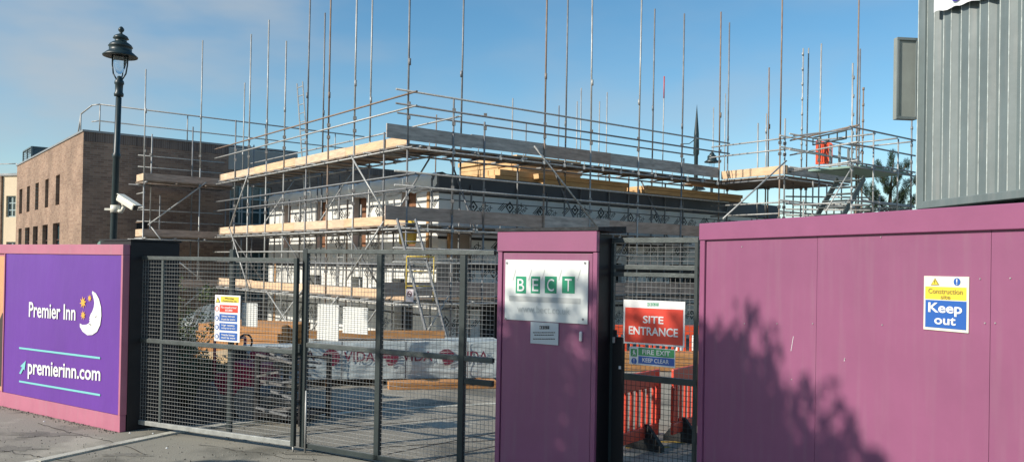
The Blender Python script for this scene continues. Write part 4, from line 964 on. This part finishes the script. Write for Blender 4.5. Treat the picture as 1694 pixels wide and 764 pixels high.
# ------------------------------------------------------------------ plastic barriers
def barrier_parts(parent, mt, L_=2.0):
    mb = MB(); hgt = 1.0
    mb.box(0, L_, -.02, .02, .78, hgt); mb.box(0, L_, -.02, .02, .15, .3); mb.box(0, .07, -.025, .025, .3, .78); mb.box(L_-.07, L_, -.025, .025, .3, .78)
    n = 13
    for k in range(n): x = .07+(L_-.14)*(k+.5)/n; mb.box(x-.03, x+.03, -.016, .016, .3, .78)
    mb.build('panel', mt, parent, .012)
    for x in (.35, L_-.35):
        MB().prism_xz([(x-.06,0),(x+.06,0),(x+.045,.3),(x-.045,.3)], -.26, .26).build('foot', rubber, parent, .01) if False else MB().add([(x-.05,-.25,0),(x+.05,-.25,0),(x+.05,.25,0),(x-.05,.25,0),(x-.03,-.04,.33),(x+.03,-.04,.33),(x+.03,.04,.33),(x-.03,.04,.33),(x-.05,-.25,.07),(x+.05,-.25,.07),(x+.05,.25,.07),(x-.05,.25,.07)],
            [(0,3,2,1),(0,1,9,8),(1,2,10,9),(2,3,11,10),(3,0,8,11),(8,9,5,4),(9,10,6,5),(10,11,7,6),(11,8,4,7),(4,5,6,7)]).build('foot', rubber, parent, .006)
    MB().tube((L_+.02, 0, .35), (L_+.02, 0, .9), .025, 8).build('hinge_post', mt, parent)
BD = Vector((.577, .817, 0)).normalized(); bth = math.atan2(BD.y, BD.x)
gf = ground(1061, 743); p1 = gf-BD*1.65
br1 = thing('barrier', 'nearer red plastic barrier panel with black feet behind the pedestrian gate', 'barrier', (p1.x, p1.y, 0), bth-.03, 'plastic barriers in the yard'); barrier_parts(br1, plastic_r)
br2 = copy_tree(br1); p2 = ground(1123, 731)-BD*.35+Vector((.05,-.0,0)); br2.location = (p2.x, p2.y, 0); br2.rotation_euler = (0,0,bth+.02); br2['label'] = 'red plastic barrier panel right of and behind the nearer one'
br3 = thing('barrier', 'sunlit orange plastic barrier at the far side, leftmost of the row', 'barrier', (0,0,0), 0, 'plastic barriers in the yard'); barrier_parts(br3, plastic_o)
for i, lab in enumerate(('sunlit orange plastic barrier at the far side, leftmost of the row', 'far orange barrier partly hidden by the entrance sign', 'far orange barrier showing right of the entrance sign', 'far orange barrier farthest right, behind the white cone')):
    o = br3 if i == 0 else copy_tree(br3); g_ = ground(1010+i*52, 591); o.location = (g_.x, g_.y-.0+i*.15, 0); o.rotation_euler = (0,0,.18-.06*i); o['label'] = lab; o.scale = (1.0 if i else 1, 1, 1)
    o.location.x = 2.7+i*2.1-2.0+.4; o.location.y = 19.2+i*.4
tpt = at(1349, 272, 26.6); br4 = thing('barrier', 'orange ribbed plastic panel standing upright on the top scaffold platform', 'barrier', tuple(tpt), -.35)
mb = MB(); mb.prism_xz([(0,0),(.5,0),(.5,.6),(.47,.66),(.3,.7),(.03,.76),(0,.74)], 0, .05); mb.build('panel', plastic_o, br4, .01)
for k in range(7): MB().box(.05+k*.065, .075+k*.065, -.022, -.001, .08, .62).build('rib', plastic_o, br4, .006)
# solid board on the platform barrier
# cones
cn = thing('traffic_cone', 'white sleeved traffic cone behind the barriers, left of hoarding edge', 'traffic cone', (0,0,0), 0, 'traffic cones')
MB().lathe([(.17,.03),(.15,.04),(.1,.28),(.08,.38),(.045,.6),(.03,.7),(0,.7)], n=18, mi=0).build('cone', whitepl, cn); MB().box(-.2,.2,-.2,.2,0,.035).build('base', plastic_o, cn, .01)
gc = ground(1146, 602, .0); cn.location = (gc.x, gc.y, 0); 
c2 = copy_tree(cn); gc = ground(1124, 596); c2.location = (gc.x, gc.y, 0); c2['label'] = 'white sleeved traffic cone farther left, just below fire exit sign level'
# low timber behind barriers
tp = ground(1100, 612); tt = thing('timber_bundle', 'low bundle of orange timber lying beyond the red barriers', 'timber', (tp.x-1.2, tp.y, 0), .1)
for j in range(3): MB().box(random.uniform(0, .1), 3.4, -.4, .4, .02+j*.13, .14+j*.13).build('plank_layer', timber_o, tt, .005)
# ------------------------------------------------------------------ yard stuff: wrapped timber packs
def pack(label, pA, pB, hgt, name='wrapped_timber_pack', texts=(), topy=None):
    f_ = Face((pA.x, pA.y), (pB.x-pA.x, pB.y-pA.y)); ln = (pB-pA).xy.length
    t = thing(name, label, 'timber pack', (pA.x, pA.y, 0), f_.th, 'wrapped timber packs')
    nx_, nz_ = 30, 8; mb = MB(); vs = []
    for j in range(nz_+1):
        for i in range(nx_+1):
            x = ln*i/nx_; z = .14+(hgt-.14)*j/nz_; vs.append((x, -.02*abs(math.sin(i*.9+j*.6))*(0 < j < nz_)-.012*math.sin(i*2.1-j), z+.012*math.sin(i*.7)*(j == nz_)))
    mb.add(vs, [(j*(nx_+1)+i, j*(nx_+1)+i+1, (j+1)*(nx_+1)+i+1, (j+1)*(nx_+1)+i) for j in range(nz_) for i in range(nx_)], 0, True)
    mb.box(.0, ln, .03, 1.1, .14, hgt-.012)
    mb.build('plastic_wrap', vida_w, t)
    for k in range(4): x = ln*(k+.5)/4; MB().box(x-.05, x+.05, 0, 1.1, 0, .14).build('bearer', timber_o, t)
    for k in range(3): x = ln*(k+.6)/3.2; MB().box(x-.012, x+.012, -.05, -.044, .14, hgt+.01).build('strap', steel_d, t)
    for (x, z, s) in texts:
        mb = MB(); add_text(mb, 'VIDA', x+.42*s, x+1.35*s, z, z+.3*s, -.055, 0, .01); mb.build('lettering', vida_ink, t)
        mb = MB(); r = .26*s; cxx, czz = x+.05*s, z+.12*s
        for k in range(5):
            za = -r+2*r*k/5+.012*s; zb3 = -r+2*r*(k+1)/5-.008*s; wA = math.sqrt(max(0, r*r-za*za)); wB = math.sqrt(max(0, r*r-zb3*zb3))
            lx = 1.0 if k > 1 else .5
            mb.add([(cxx-wA*lx, -.055, czz+za), (cxx+wA, -.055, czz+za), (cxx+wB, -.055, czz+zb3), (cxx-wB*lx, -.055, czz+zb3)], [(0,1,2,3)])
        mb.build('emblem', vida_ink, t)
    return t, f_, ln
pA_ = ground(500, 640); pB_ = ground(832, 636)
def px_to_x(f_, px, py): return f_.P(px, py)[0]
fq = Face((pA_.x, pA_.y), (pB_.x-pA_.x, pB_.y-pA_.y)); hq = fq.P(700, 565)[1]
zt_ = fq.P(600, 597)[1]
tx = [(px_to_x(fq, e_, 590), zt_, .62) for e_ in (545, 642, 735)]
pack('long silver wrapped timber pack behind the right gate leaf', pA_, pB_, hq, texts=tx)
pA2 = ground(412, 668); pB2 = ground(497, 664); fq2 = Face((pA2.x, pA2.y), (pB2.x-pA2.x, pB2.y-pA2.y)); h2 = fq2.P(450, 577)[1]
pack('short silver wrapped timber pack behind the pile of metal frames', pA2, pB2, h2, texts=[(fq2.P(440, 590)[0], fq2.P(440, 598)[1], .58)])
# orange long timber on packs
p_ = ground(560, 628); zto = hq
tm = thing('timber_beams', 'bright orange long beams lying on top of the wrapped pack', 'timber', tuple(fq.W(fq.P(506,560)[0], .35, hq+.03)), fq.th+.01)
lt = fq.P(740, 560)[0]-fq.P(506, 560)[0]
for k in range(3): MB().box(random.uniform(0,.1), lt-.5*k, k*.13, k*.13+.11, 0, .15-.02*k).build('beam', timber_o, tm, .004)
tm2 = thing('timber_beams', 'orange planks stacked on the ground in front of the wrapped pack', 'timber', tuple(fq.W(fq.P(640,640)[0], -.55, 0)), fq.th+.02)
for j in range(2): MB().box(0, fq.P(815,640)[0]-fq.P(640,640)[0], 0, .4, .01+j*.07, .07+j*.07).build('plank', timber_o, tm2, .004)
# left: timber pile + plastic sheet
def pile(label, px, py, D_off, w_, dp, h0, h1, mt, group):
    g_ = ground(px, py); t = thing('timber_pile', label, 'timber', (g_.x, g_.y, 0), -.25, group); n = 5
    for j in range(n):
        z0 = h0+(h1-h0)*j/n; ds = random.uniform(-.08, .08)
        mb = MB()
        for k in range(6):
            mb.box(ds, ds+w_-.04*j+random.uniform(-.1,.1), dp*k/6+.005, dp*(k+1)/6-.005, z0+.005, z0+(h1-h0)/n-.006)
        mb.build('timber_layer', mt, t, .004)
    return t
pile('pale sunlit pile of sawn timber left of the safety sign post', 318, 641, 0, 1.25, 1.3, .1, .62, mat('pale_sawn_timber', (.7,.5,.28), .8, 0, .3, 2, .2, 20), 'timber piles in the yard')
pile('orange timber pile higher and farther back beside brick wall', 322, 606, 0, 2.1, 1.5, .1, .95, timber_o, 'timber piles in the yard')
sh_ = ground(300, 592); sh = thing('plastic_sheet', 'crumpled translucent plastic sheet heaped beside the brick wall', 'sheet', (sh_.x, sh_.y, .0), .2)
mb = MB(); n = 16; vs = []
rnd = random.Random(5)
for j in range(n+1):
    for i in range(n+1):
        a, b = i/n, j/n; vs.append((a*2.0-.3, b*1.2, 1.25*math.sin(PI*min(1, b*1.1))**.5*math.sin(PI*(a*.86+.07))**.5*(.93+.09*rnd.random())))
mb.add(vs, [(j*(n+1)+i, j*(n+1)+i+1, (j+1)*(n+1)+i+1, (j+1)*(n+1)+i) for j in range(n) for i in range(n)])
mb.build('sheet', mat('grey_plastic_sheet', (.15,.175,.175), .3, 0, .3, 3, .8, 5), sh)
# blue-grey hoarding sheet end next to the pack
bs0 = ground(388, 668); bs1 = ground(412, 668); bst = thing('covered_pallet', 'tall blue grey sheeted pallet behind the maroon machine', 'pallet', (bs0.x, bs0.y, 0), -.3)
hh_ = at(400, 580, bs0.y).z
MB().box(0, .34, 0, .6, .12, hh_).build('sheeted_load', blue_wrap, bst, .03); MB().box(-.02, .36, 0, .6, 0, .11).build('pallet_base', timber_o, bst)
bedm = ground_mat('dark_soil', (.035, .028, .02), (.015, .012, .01), (.07, .055, .04), 2, 30)
sheet('planting_bed', [(p.x, p.y) for p in (ground(232, 701), ground(320, 703), ground(372, 697), ground(452, 676), ground(420, 655), ground(330, 640), ground(236, 640))], .016, bedm)
# maroon machine (small ride-on roller)
mg = ground(402, 684); mc = thing('ride_on_roller', 'small maroon ride-on roller parked in shade behind left gate', 'roller', (mg.x, mg.y, 0), -.5)
MB().prism_xz([(-.3,.32),(.42,.32),(.46,.5),(.44,.78),(.1,.84),(.0,.66),(-.28,.62)], -.32, .32).build('body', maroon, mc, .03)
for x, nm in ((-.38, 'drum'), (.42, 'drum')):
    v = MB(); v.tube((x,-.36,.24), (x,.36,.24), .24, 24); v.build(nm, steel_d, mc)
MB().prism_xz([(-.1,.62),(.05,.62),(.04,.7),(-.1,.7)], -.16, .16).build('seat', rubber, mc, .02); MB().box(-.14,-.09,-.16,.16,.68,.98).build('seat_back', rubber, mc, .02)
MB().tube((.12,0,.84), (-.0,0,1.05), .02).build('steering_column', steel, mc)
n = 18; MB().path([(-.0+.02*math.sin(2*PI*i/n), .15*math.cos(2*PI*i/n), 1.06+.14*math.sin(2*PI*i/n)) for i in range(n+1)], .014, 6).build('steering_wheel', rubber, mc)
MB().path([(-.3,-.3,.62),(-.3,-.3,1.12),(-.3,.3,1.12),(-.3,.3,.62)], .022).build('roll_bar', maroon, mc)
MB().lathe([(0,.84),(.09,.85),(.12,.93),(.09,1.0),(0,1.02)], .28, 0, 14).build('air_filter', maroon, mc)
# pile of metal frames in a stillage
sg = ground(462, 699); st_ = thing('stillage', 'dark stillage heaped with silver scaffold fittings and frames', 'stillage', (sg.x-.33, sg.y, 0), -.35)
for x in (0, .75):
    for y in (0, .7): MB().box(x-.03, x+.03, y-.03, y+.03, 0, .95).build('corner_post', black, st_)
for z in (.12, .9):
    for y in (0, .7): MB().box(.03, .72, y-.02, y+.02, z-.02, z+.02).build('side_rail', black, st_)
MB().box(.03,.72,.03,.67,.08,.12).build('floor', black, st_)
rnd = random.Random(11)
for k in range(46):
    z = .16+.02*k+rnd.uniform(-.02, .02); a = rnd.uniform(-.5, .5); x0 = rnd.uniform(-.0, .2); y0 = rnd.uniform(-.05, .5)
    ln = rnd.uniform(.35, .65); dz_ = rnd.uniform(-.1, .1)
    MB().bar((x0, y0, z), (x0+ln*math.cos(a), y0+ln*math.sin(a)*.5, z+dz_), .05, .03).build('scaffold_fitting', coup if k % 3 else steel_d, st_)
# dark post frame near 430-440
# ------------------------------------------------------------------ grey container
kA = at(1519, 250, 9.0); KF = Face((kA.x, kA.y), Vector((.118, -.993, 0)))
kz0 = KF.P(1521, 346)[1]; kz1 = kz0+2.75
def container(label, z0, z1, loc):
    t = thing('container', label, 'container', tuple(loc), KF.th, 'stacked site containers')
    LN = 6.05
    for x in (0, LN-.12): MB().box(x, x+.12, -.02, .1, z0, z1).build('corner_post', cgrey, t, .006)
    MB().box(.12, LN-.12, -.02, .08, z0, z0+.075).build('bottom_rail', cgrey, t, .006); MB().box(.12, LN-.12, -.02, .08, z1-.1, z1).build('top_rail', cgrey, t, .006)
    mb = MB(); prof = []; x = .12; p = .278; dpt = .045
    while x < LN-.12-.01:
        prof += [(x, .01), (x+.12, .01), (x+.12+.05, .01+dpt), (x+.17+.06, .01+dpt)]; x += p
    prof = [(min(a, LN-.12), b) for a, b in prof]+[(LN-.12, .01)]
    vs = [(a, b, z) for z in (z0+.075, z1-.1) for a, b in prof]; n = len(prof)
    mb.add(vs, [(i, i+1, n+i+1, n+i) for i in range(n-1)])
    mb.build('corrugated_side', cgrey, t)
    # pale strips along the outer fold edges
    mb = MB()
    for i_, (a, b) in enumerate(prof[:-1]):
        if i_ % 4 in (0, 1): mb.box(a-.004, a+.004, b-.003, b+.002, z0+.08, z1-.11)
    mb.build('pale_fold_edges', cedge, t)
    MB().box(.0, LN, .12, 2.4, z0+.02, z1-.01).build('inner_shell', cgrey, t)
    MB().box(.004, .014, -.0225, -.0205, z0+.03, z1-.03).build('pale_post_edge', cedge, t)  # pale line up the corner post
    return t
kt = container('upper grey corrugated container towering over the plum hoarding', kz0, kz1, KF.W(0,0,0))
container('lower grey container hidden beneath the upper one behind right hoarding', .25, kz0-.06, KF.W(0,0,0))
sx0, sz1 = at(1480, 65, 9.2), 0
sz_t = at(1497, 66, 9.1).z; sz_b = at(1497, 200, 9.1).z
sw = thing('open_shutter', 'grey framed steel shutter standing open at the container corner', 'shutter', tuple(KF.W(-.03, 0, sz_b)), KF.th)
swd = .235; sh2 = sz_t-sz_b
MB().box(-.07, -.012, -swd, -.004, 0, sh2).build('leaf', mat('shutter_grey', (.27,.29,.26), .5, 0, .15, 3), sw, .004)
for a, b, c, d in ((-swd, -.004, 0, .03), (-swd, -.004, sh2-.03, sh2), (-swd, -swd+.025, .03, sh2-.03), (-.02, -.004, .03, sh2-.03)): MB().box(-.011, .006, a, b, c, d).build('frame', cgrey, sw, .003)
# banner on container
bp0 = KF.P(1547, 22, -.03); bp1 = KF.P(1640, -6, -.03)
bn = thing('container_banner', 'white banner with dark violet letters tied high on the grey container', 'banner', tuple(KF.W(bp0[0], -.03, bp0[1])), KF.th)
bwid = 1.6; slope = (bp1[1]-bp0[1])/(bp1[0]-bp0[0])
mb = MB(); n = 30; vs = []
for j in range(7):
    for i in range(n+1):
        x = bwid*i/n; vs.append((x, -.015-.012*math.sin(i*.9), slope*x+.01*math.sin(i*1.3)*(j == 0)+.7*j/6))
mb.add(vs, [(j*(n+1)+i, j*(n+1)+i+1, (j+1)*(n+1)+i+1, (j+1)*(n+1)+i) for j in range(6) for i in range(n)], 0, True)
mb.build('sheet', white, bn)
mb = MB(); add_text(mb, 'aig', .03, .5, .04, .45, -.036, 0, .025, .04+.47*slope, .45+.47*slope); mb.build('lettering', mat('violet_print', (.06,.03,.3), .5), bn)
# ------------------------------------------------------------------ distant lamps and mast
def small_lamp(px, ytop, D, label):
    p = at(px, ytop, D); t = thing('street_lamp', label, 'street lamp', (p.x, p.y, 0), 0, 'distant heritage lamps'); H = p.z
    MB().lathe([(.07,0),(.055,H-1.0),(0,H-.98)], n=10).build('post', lampm, t)
    MB().lathe([(.04,H-1),(.12,H-.75),(.13,H-.52)], n=12).build('glass_bowl', glassm, t)
    MB().lathe([(.1,H-.5),(.32,H-.54),(.33,H-.52),(.2,H-.42),(.19,H-.3),(.2,H-.28),(.1,H-.2),(.1,H-.15),(.03,H-.1),(.04,H-.05),(0,H)], n=16).build('hood', lampm, t)
small_lamp(1178, 248, 36, 'distant dark heritage lamp, upper one seen between the scaffold tubes')
small_lamp(1156, 295, 40, 'distant dark heritage lamp, lower one seen beneath the top platform')
p = at(1153, 172, 34); t = thing('mast', 'thin dark pointed mast rising behind the scaffold guard rails', 'mast', (p.x, p.y, 0))
MB().lathe([(.09,0),(.08,p.z-2.1),(.12,p.z-2.0),(.1,p.z-1.2),(0,p.z)], n=10).build('shaft', lampm, t)
cq = at(1130, 238, 25.9); r2 = at(1152, 222, 26.2)
tag(MB().path([cq, at(1140,238,25.9), at(1147,233,26), r2], .012, 6).build('cable', rubber), 'short dark cable looped from the guard rail below the mast', 'cable')
# ------------------------------------------------------------------ vegetation
def limb_tree(name, label, loc, trunk_pts, crown_pts, leafm, barkm, leaf_size, nleaf, seedv, cat='tree', blade=False):
    t = thing(name, label, cat, loc); rnd = random.Random(seedv)
    mb = MB()
    for (a, b, r0, r1) in trunk_pts: mb.tube(a, b, r0, 9, 0, r1)
    mb.build('trunk', barkm, t)
    cr = MB()
    for c, rad, cnt in crown_pts:
        for _ in range(cnt):
            while True:
                v = Vector((rnd.uniform(-1,1), rnd.uniform(-1,1), rnd.uniform(-1,1)))
                if .25 < v.length < 1: break
            p = Vector(c)+Vector((v.x*rad[0], v.y*rad[1], v.z*rad[2]))
            a = Vector((rnd.gauss(0,1), rnd.gauss(0,1), rnd.gauss(0,1))).normalized(); b = a.orthogonal().normalized()
            s_ = leaf_size*rnd.uniform(.6, 1.3)
            if blade: a = (Vector((v.x, v.y, abs(v.z)+.5))+a*.4).normalized()*s_*2.2; b = b*s_*.22
            else: a = a*s_; b = b*s_*.6
            cr.add([p-a*.5, p+b*.5, p+a*.5, p-b*.5], [(0,1,2,3)], 0 if rnd.random() < .6 else 1)
    cr.build('crown', leafm, t); return t
# street tree to the left of the viewer whose shadow falls across cabinet and hoarding
rnd = random.Random(21)
tcx, tcy, tcz = -8.0, 3.2, 6.15; side_v = Vector((.49, -.87, 0))
tp_ = [((0,0,0),(0,0,2.6),.2,.15),((0,0,2.6),(.2,-.2,5.4),.15,.07)]
cl = []
outl = [(-2.9,-2.3),(-2.3,-1.5),(-1.7,-.4),(-1.2,.8),(-.6,.85),(0,1.05),(.6,1.5),(1.0,1.4),(1.3,1.15),(1.7,1.08),(2.1,1.0),(2.3,.75),(2.6,.55),(3.0,.55),(3.5,.2),(4,-.5)]
for j in range(8):
    for i, (ox, oz) in enumerate(outl):
        q = side_v*(ox+rnd.uniform(-.15, .15))+Vector((rnd.uniform(-.7,.7), rnd.uniform(-.7,.7), oz-(0, .45, .9, 1.4, 1.95, 2.5, 3.05, 3.6)[j]+rnd.uniform(-.12, .12)))
        zz__ = q.z+tcz
        if zz__ < 2.4: continue
        r_ = rnd.uniform(.5, .75) if j else rnd.uniform(.35, .6)
        cl.append(((q.x, q.y, zz__), (r_*1.15, r_*1.15, r_), int((1100 if j else 650)*r_)))
        if (i+j) % 3 == 0: tp_.append(((.05,-.05,3.0+rnd.uniform(0,1.8)), (q.x, q.y, zz__), .05, .015))
limb_tree('street_tree', 'leafy street tree left of the viewer shading cabinet and right hoarding', (tcx, tcy, 0), tp_, cl, [leaf, leaf2], bark, .14, 0, 4)
# pine behind stair tower
pp = at(1470, 345, 40); rnd = random.Random(8); tp_ = [((0,0,0),(.1,0,6.6),.16,.05)]; cl = []
def br_(x0, z0, x1, z1):
    tp_.append(((x0,0,z0),(x1,rnd.uniform(-.4,.4),z1),.05,.02))
    for f in (.2,.35,.5,.65,.8,.92,1.02):
        for q_ in range(2): cl.append(((x0+(x1-x0)*f+rnd.uniform(-.16,.16), rnd.uniform(-.3,.3), z0+(z1-z0)*f+rnd.uniform(-.05,.22)), (.14,.16,.24), 190))
zt0 = at(1476, 262, 40).z; zb0 = at(1476, 345, 40).z
for x0, z0, x1, z1 in ((0,zt0-2.2,.12,zt0-.05),(.05,zt0-1.6,.75,zt0-.3),(.0,zt0-1.7,-.55,zt0-.45),(0,zt0-2.4,1.2,zt0-1.1),(0,zt0-2.6,-.9,zt0-1.5),(0,zt0-2.9,-1.35,zt0-1.4),(0,zt0-3,1.3,zt0-2.0),(-.3,zt0-3.2,-1.5,zt0-2.5),(0,zt0-3.2,.8,zt0-1.8),(.2,zt0-3.6,-1.0,zt0-2.5),(.3,zt0-3.6,1.5,zt0-2.8)): br_(x0, z0, x1, z1)
limb_tree('pine_tree', 'dark pine tree with upswept branches behind the stair tower', (pp.x, pp.y, 0), tp_, cl, [needle, needle], bark, .075, 0, 9, blade=True)
# bush behind left gate
bp_ = ground(296, 652); rnd = random.Random(13); tp_ = []; cl = []
for k in range(34):
    a = rnd.uniform(-.9, 1.1); h_ = rnd.uniform(.5, 2.0); e_ = (a*.55*(1.1-.2*h_)+.1, rnd.uniform(-.4,.4), h_)
    m_ = (e_[0]*.35, e_[1]*.4, h_*.6); tp_ += [((0,0,0), m_, .012, .008), (m_, e_, .008, .003)]; cl.append((e_, (.13,.13,.16), 34)); cl.append((m_, (.12,.12,.2), 22))
limb_tree('shrub', 'straggly olive shrub beside the black pier behind left gate', (bp_.x, bp_.y, 0), tp_, cl, [leaf2, leaf], bark, .055, 0, 14, 'shrub')
for k, (px, py, lab) in enumerate(((262, 682, 'low dark green shrub nearest the black pier'), (305, 676, 'low dark green shrub in middle of the planting bed'), (345, 668, 'low dark green shrub beside the safety sign post'), (285, 660, 'low dark green shrub at the back of the planting bed'))):
    g_ = ground(px, py); rnd = random.Random(40+k); tp_ = []; cl = []
    for j in range(16):
        a = rnd.uniform(0, 6.28); q = (math.cos(a)*rnd.uniform(.1,.5), math.sin(a)*rnd.uniform(.1,.4), rnd.uniform(.15,.75)); tp_.append(((0,0,0), q, .01, .004)); cl.append((q, (.17,.17,.14), 90))
    limb_tree('shrub', lab, (g_.x, g_.y, 0), tp_, cl, [needle, leaf], bark, .05, 0, 60+k, 'shrub')
rnd = random.Random(5); gm = MB()
for k in range(900):
    if rnd.random() < .5: a_ = rnd.uniform(-3.5, 0); q = LH.W(a_, -.03-abs(rnd.gauss(0, .06)), 0)
    else: q = ground(rnd.uniform(-20, 820), rnd.uniform(700, 764))
    s_ = rnd.uniform(.004, .011); z = rnd.uniform(.008, .02)
    gm.add([(q.x-s_, q.y, 0), (q.x, q.y-s_, 0), (q.x+s_, q.y, 0), (q.x, q.y+s_, 0), (q.x, q.y, z)], [(0,1,4),(1,2,4),(2,3,4),(3,0,4)], 0 if rnd.random() < .6 else 1)
go = gm.build('grit', [mat('grey_grit', (.3,.28,.24), .9), mat('dark_grit', (.05,.045,.035), .9)], kind='stuff'); tag(go, 'scattered grit and leaf crumbs on the grey pavement', 'grit')
# litter of small white stones on the pavement
for k, (px, py) in enumerate(((215,716),(253,717),(276,741),(73,697))):
    g_ = ground(px, py); s_ = .018
    o = MB().add([(-s_,0,0),(0,-s_,0),(s_,0,0),(0,s_,0),(0,0,s_)], [(0,1,4),(1,2,4),(2,3,4),(3,0,4),(3,2,1,0)]).build('pebble', whitepl); o.location = (g_.x, g_.y, .001)
    tag(o, 'tiny white pebble lying on the grey pavement near the gate', 'pebble', 'pebbles on the pavement')
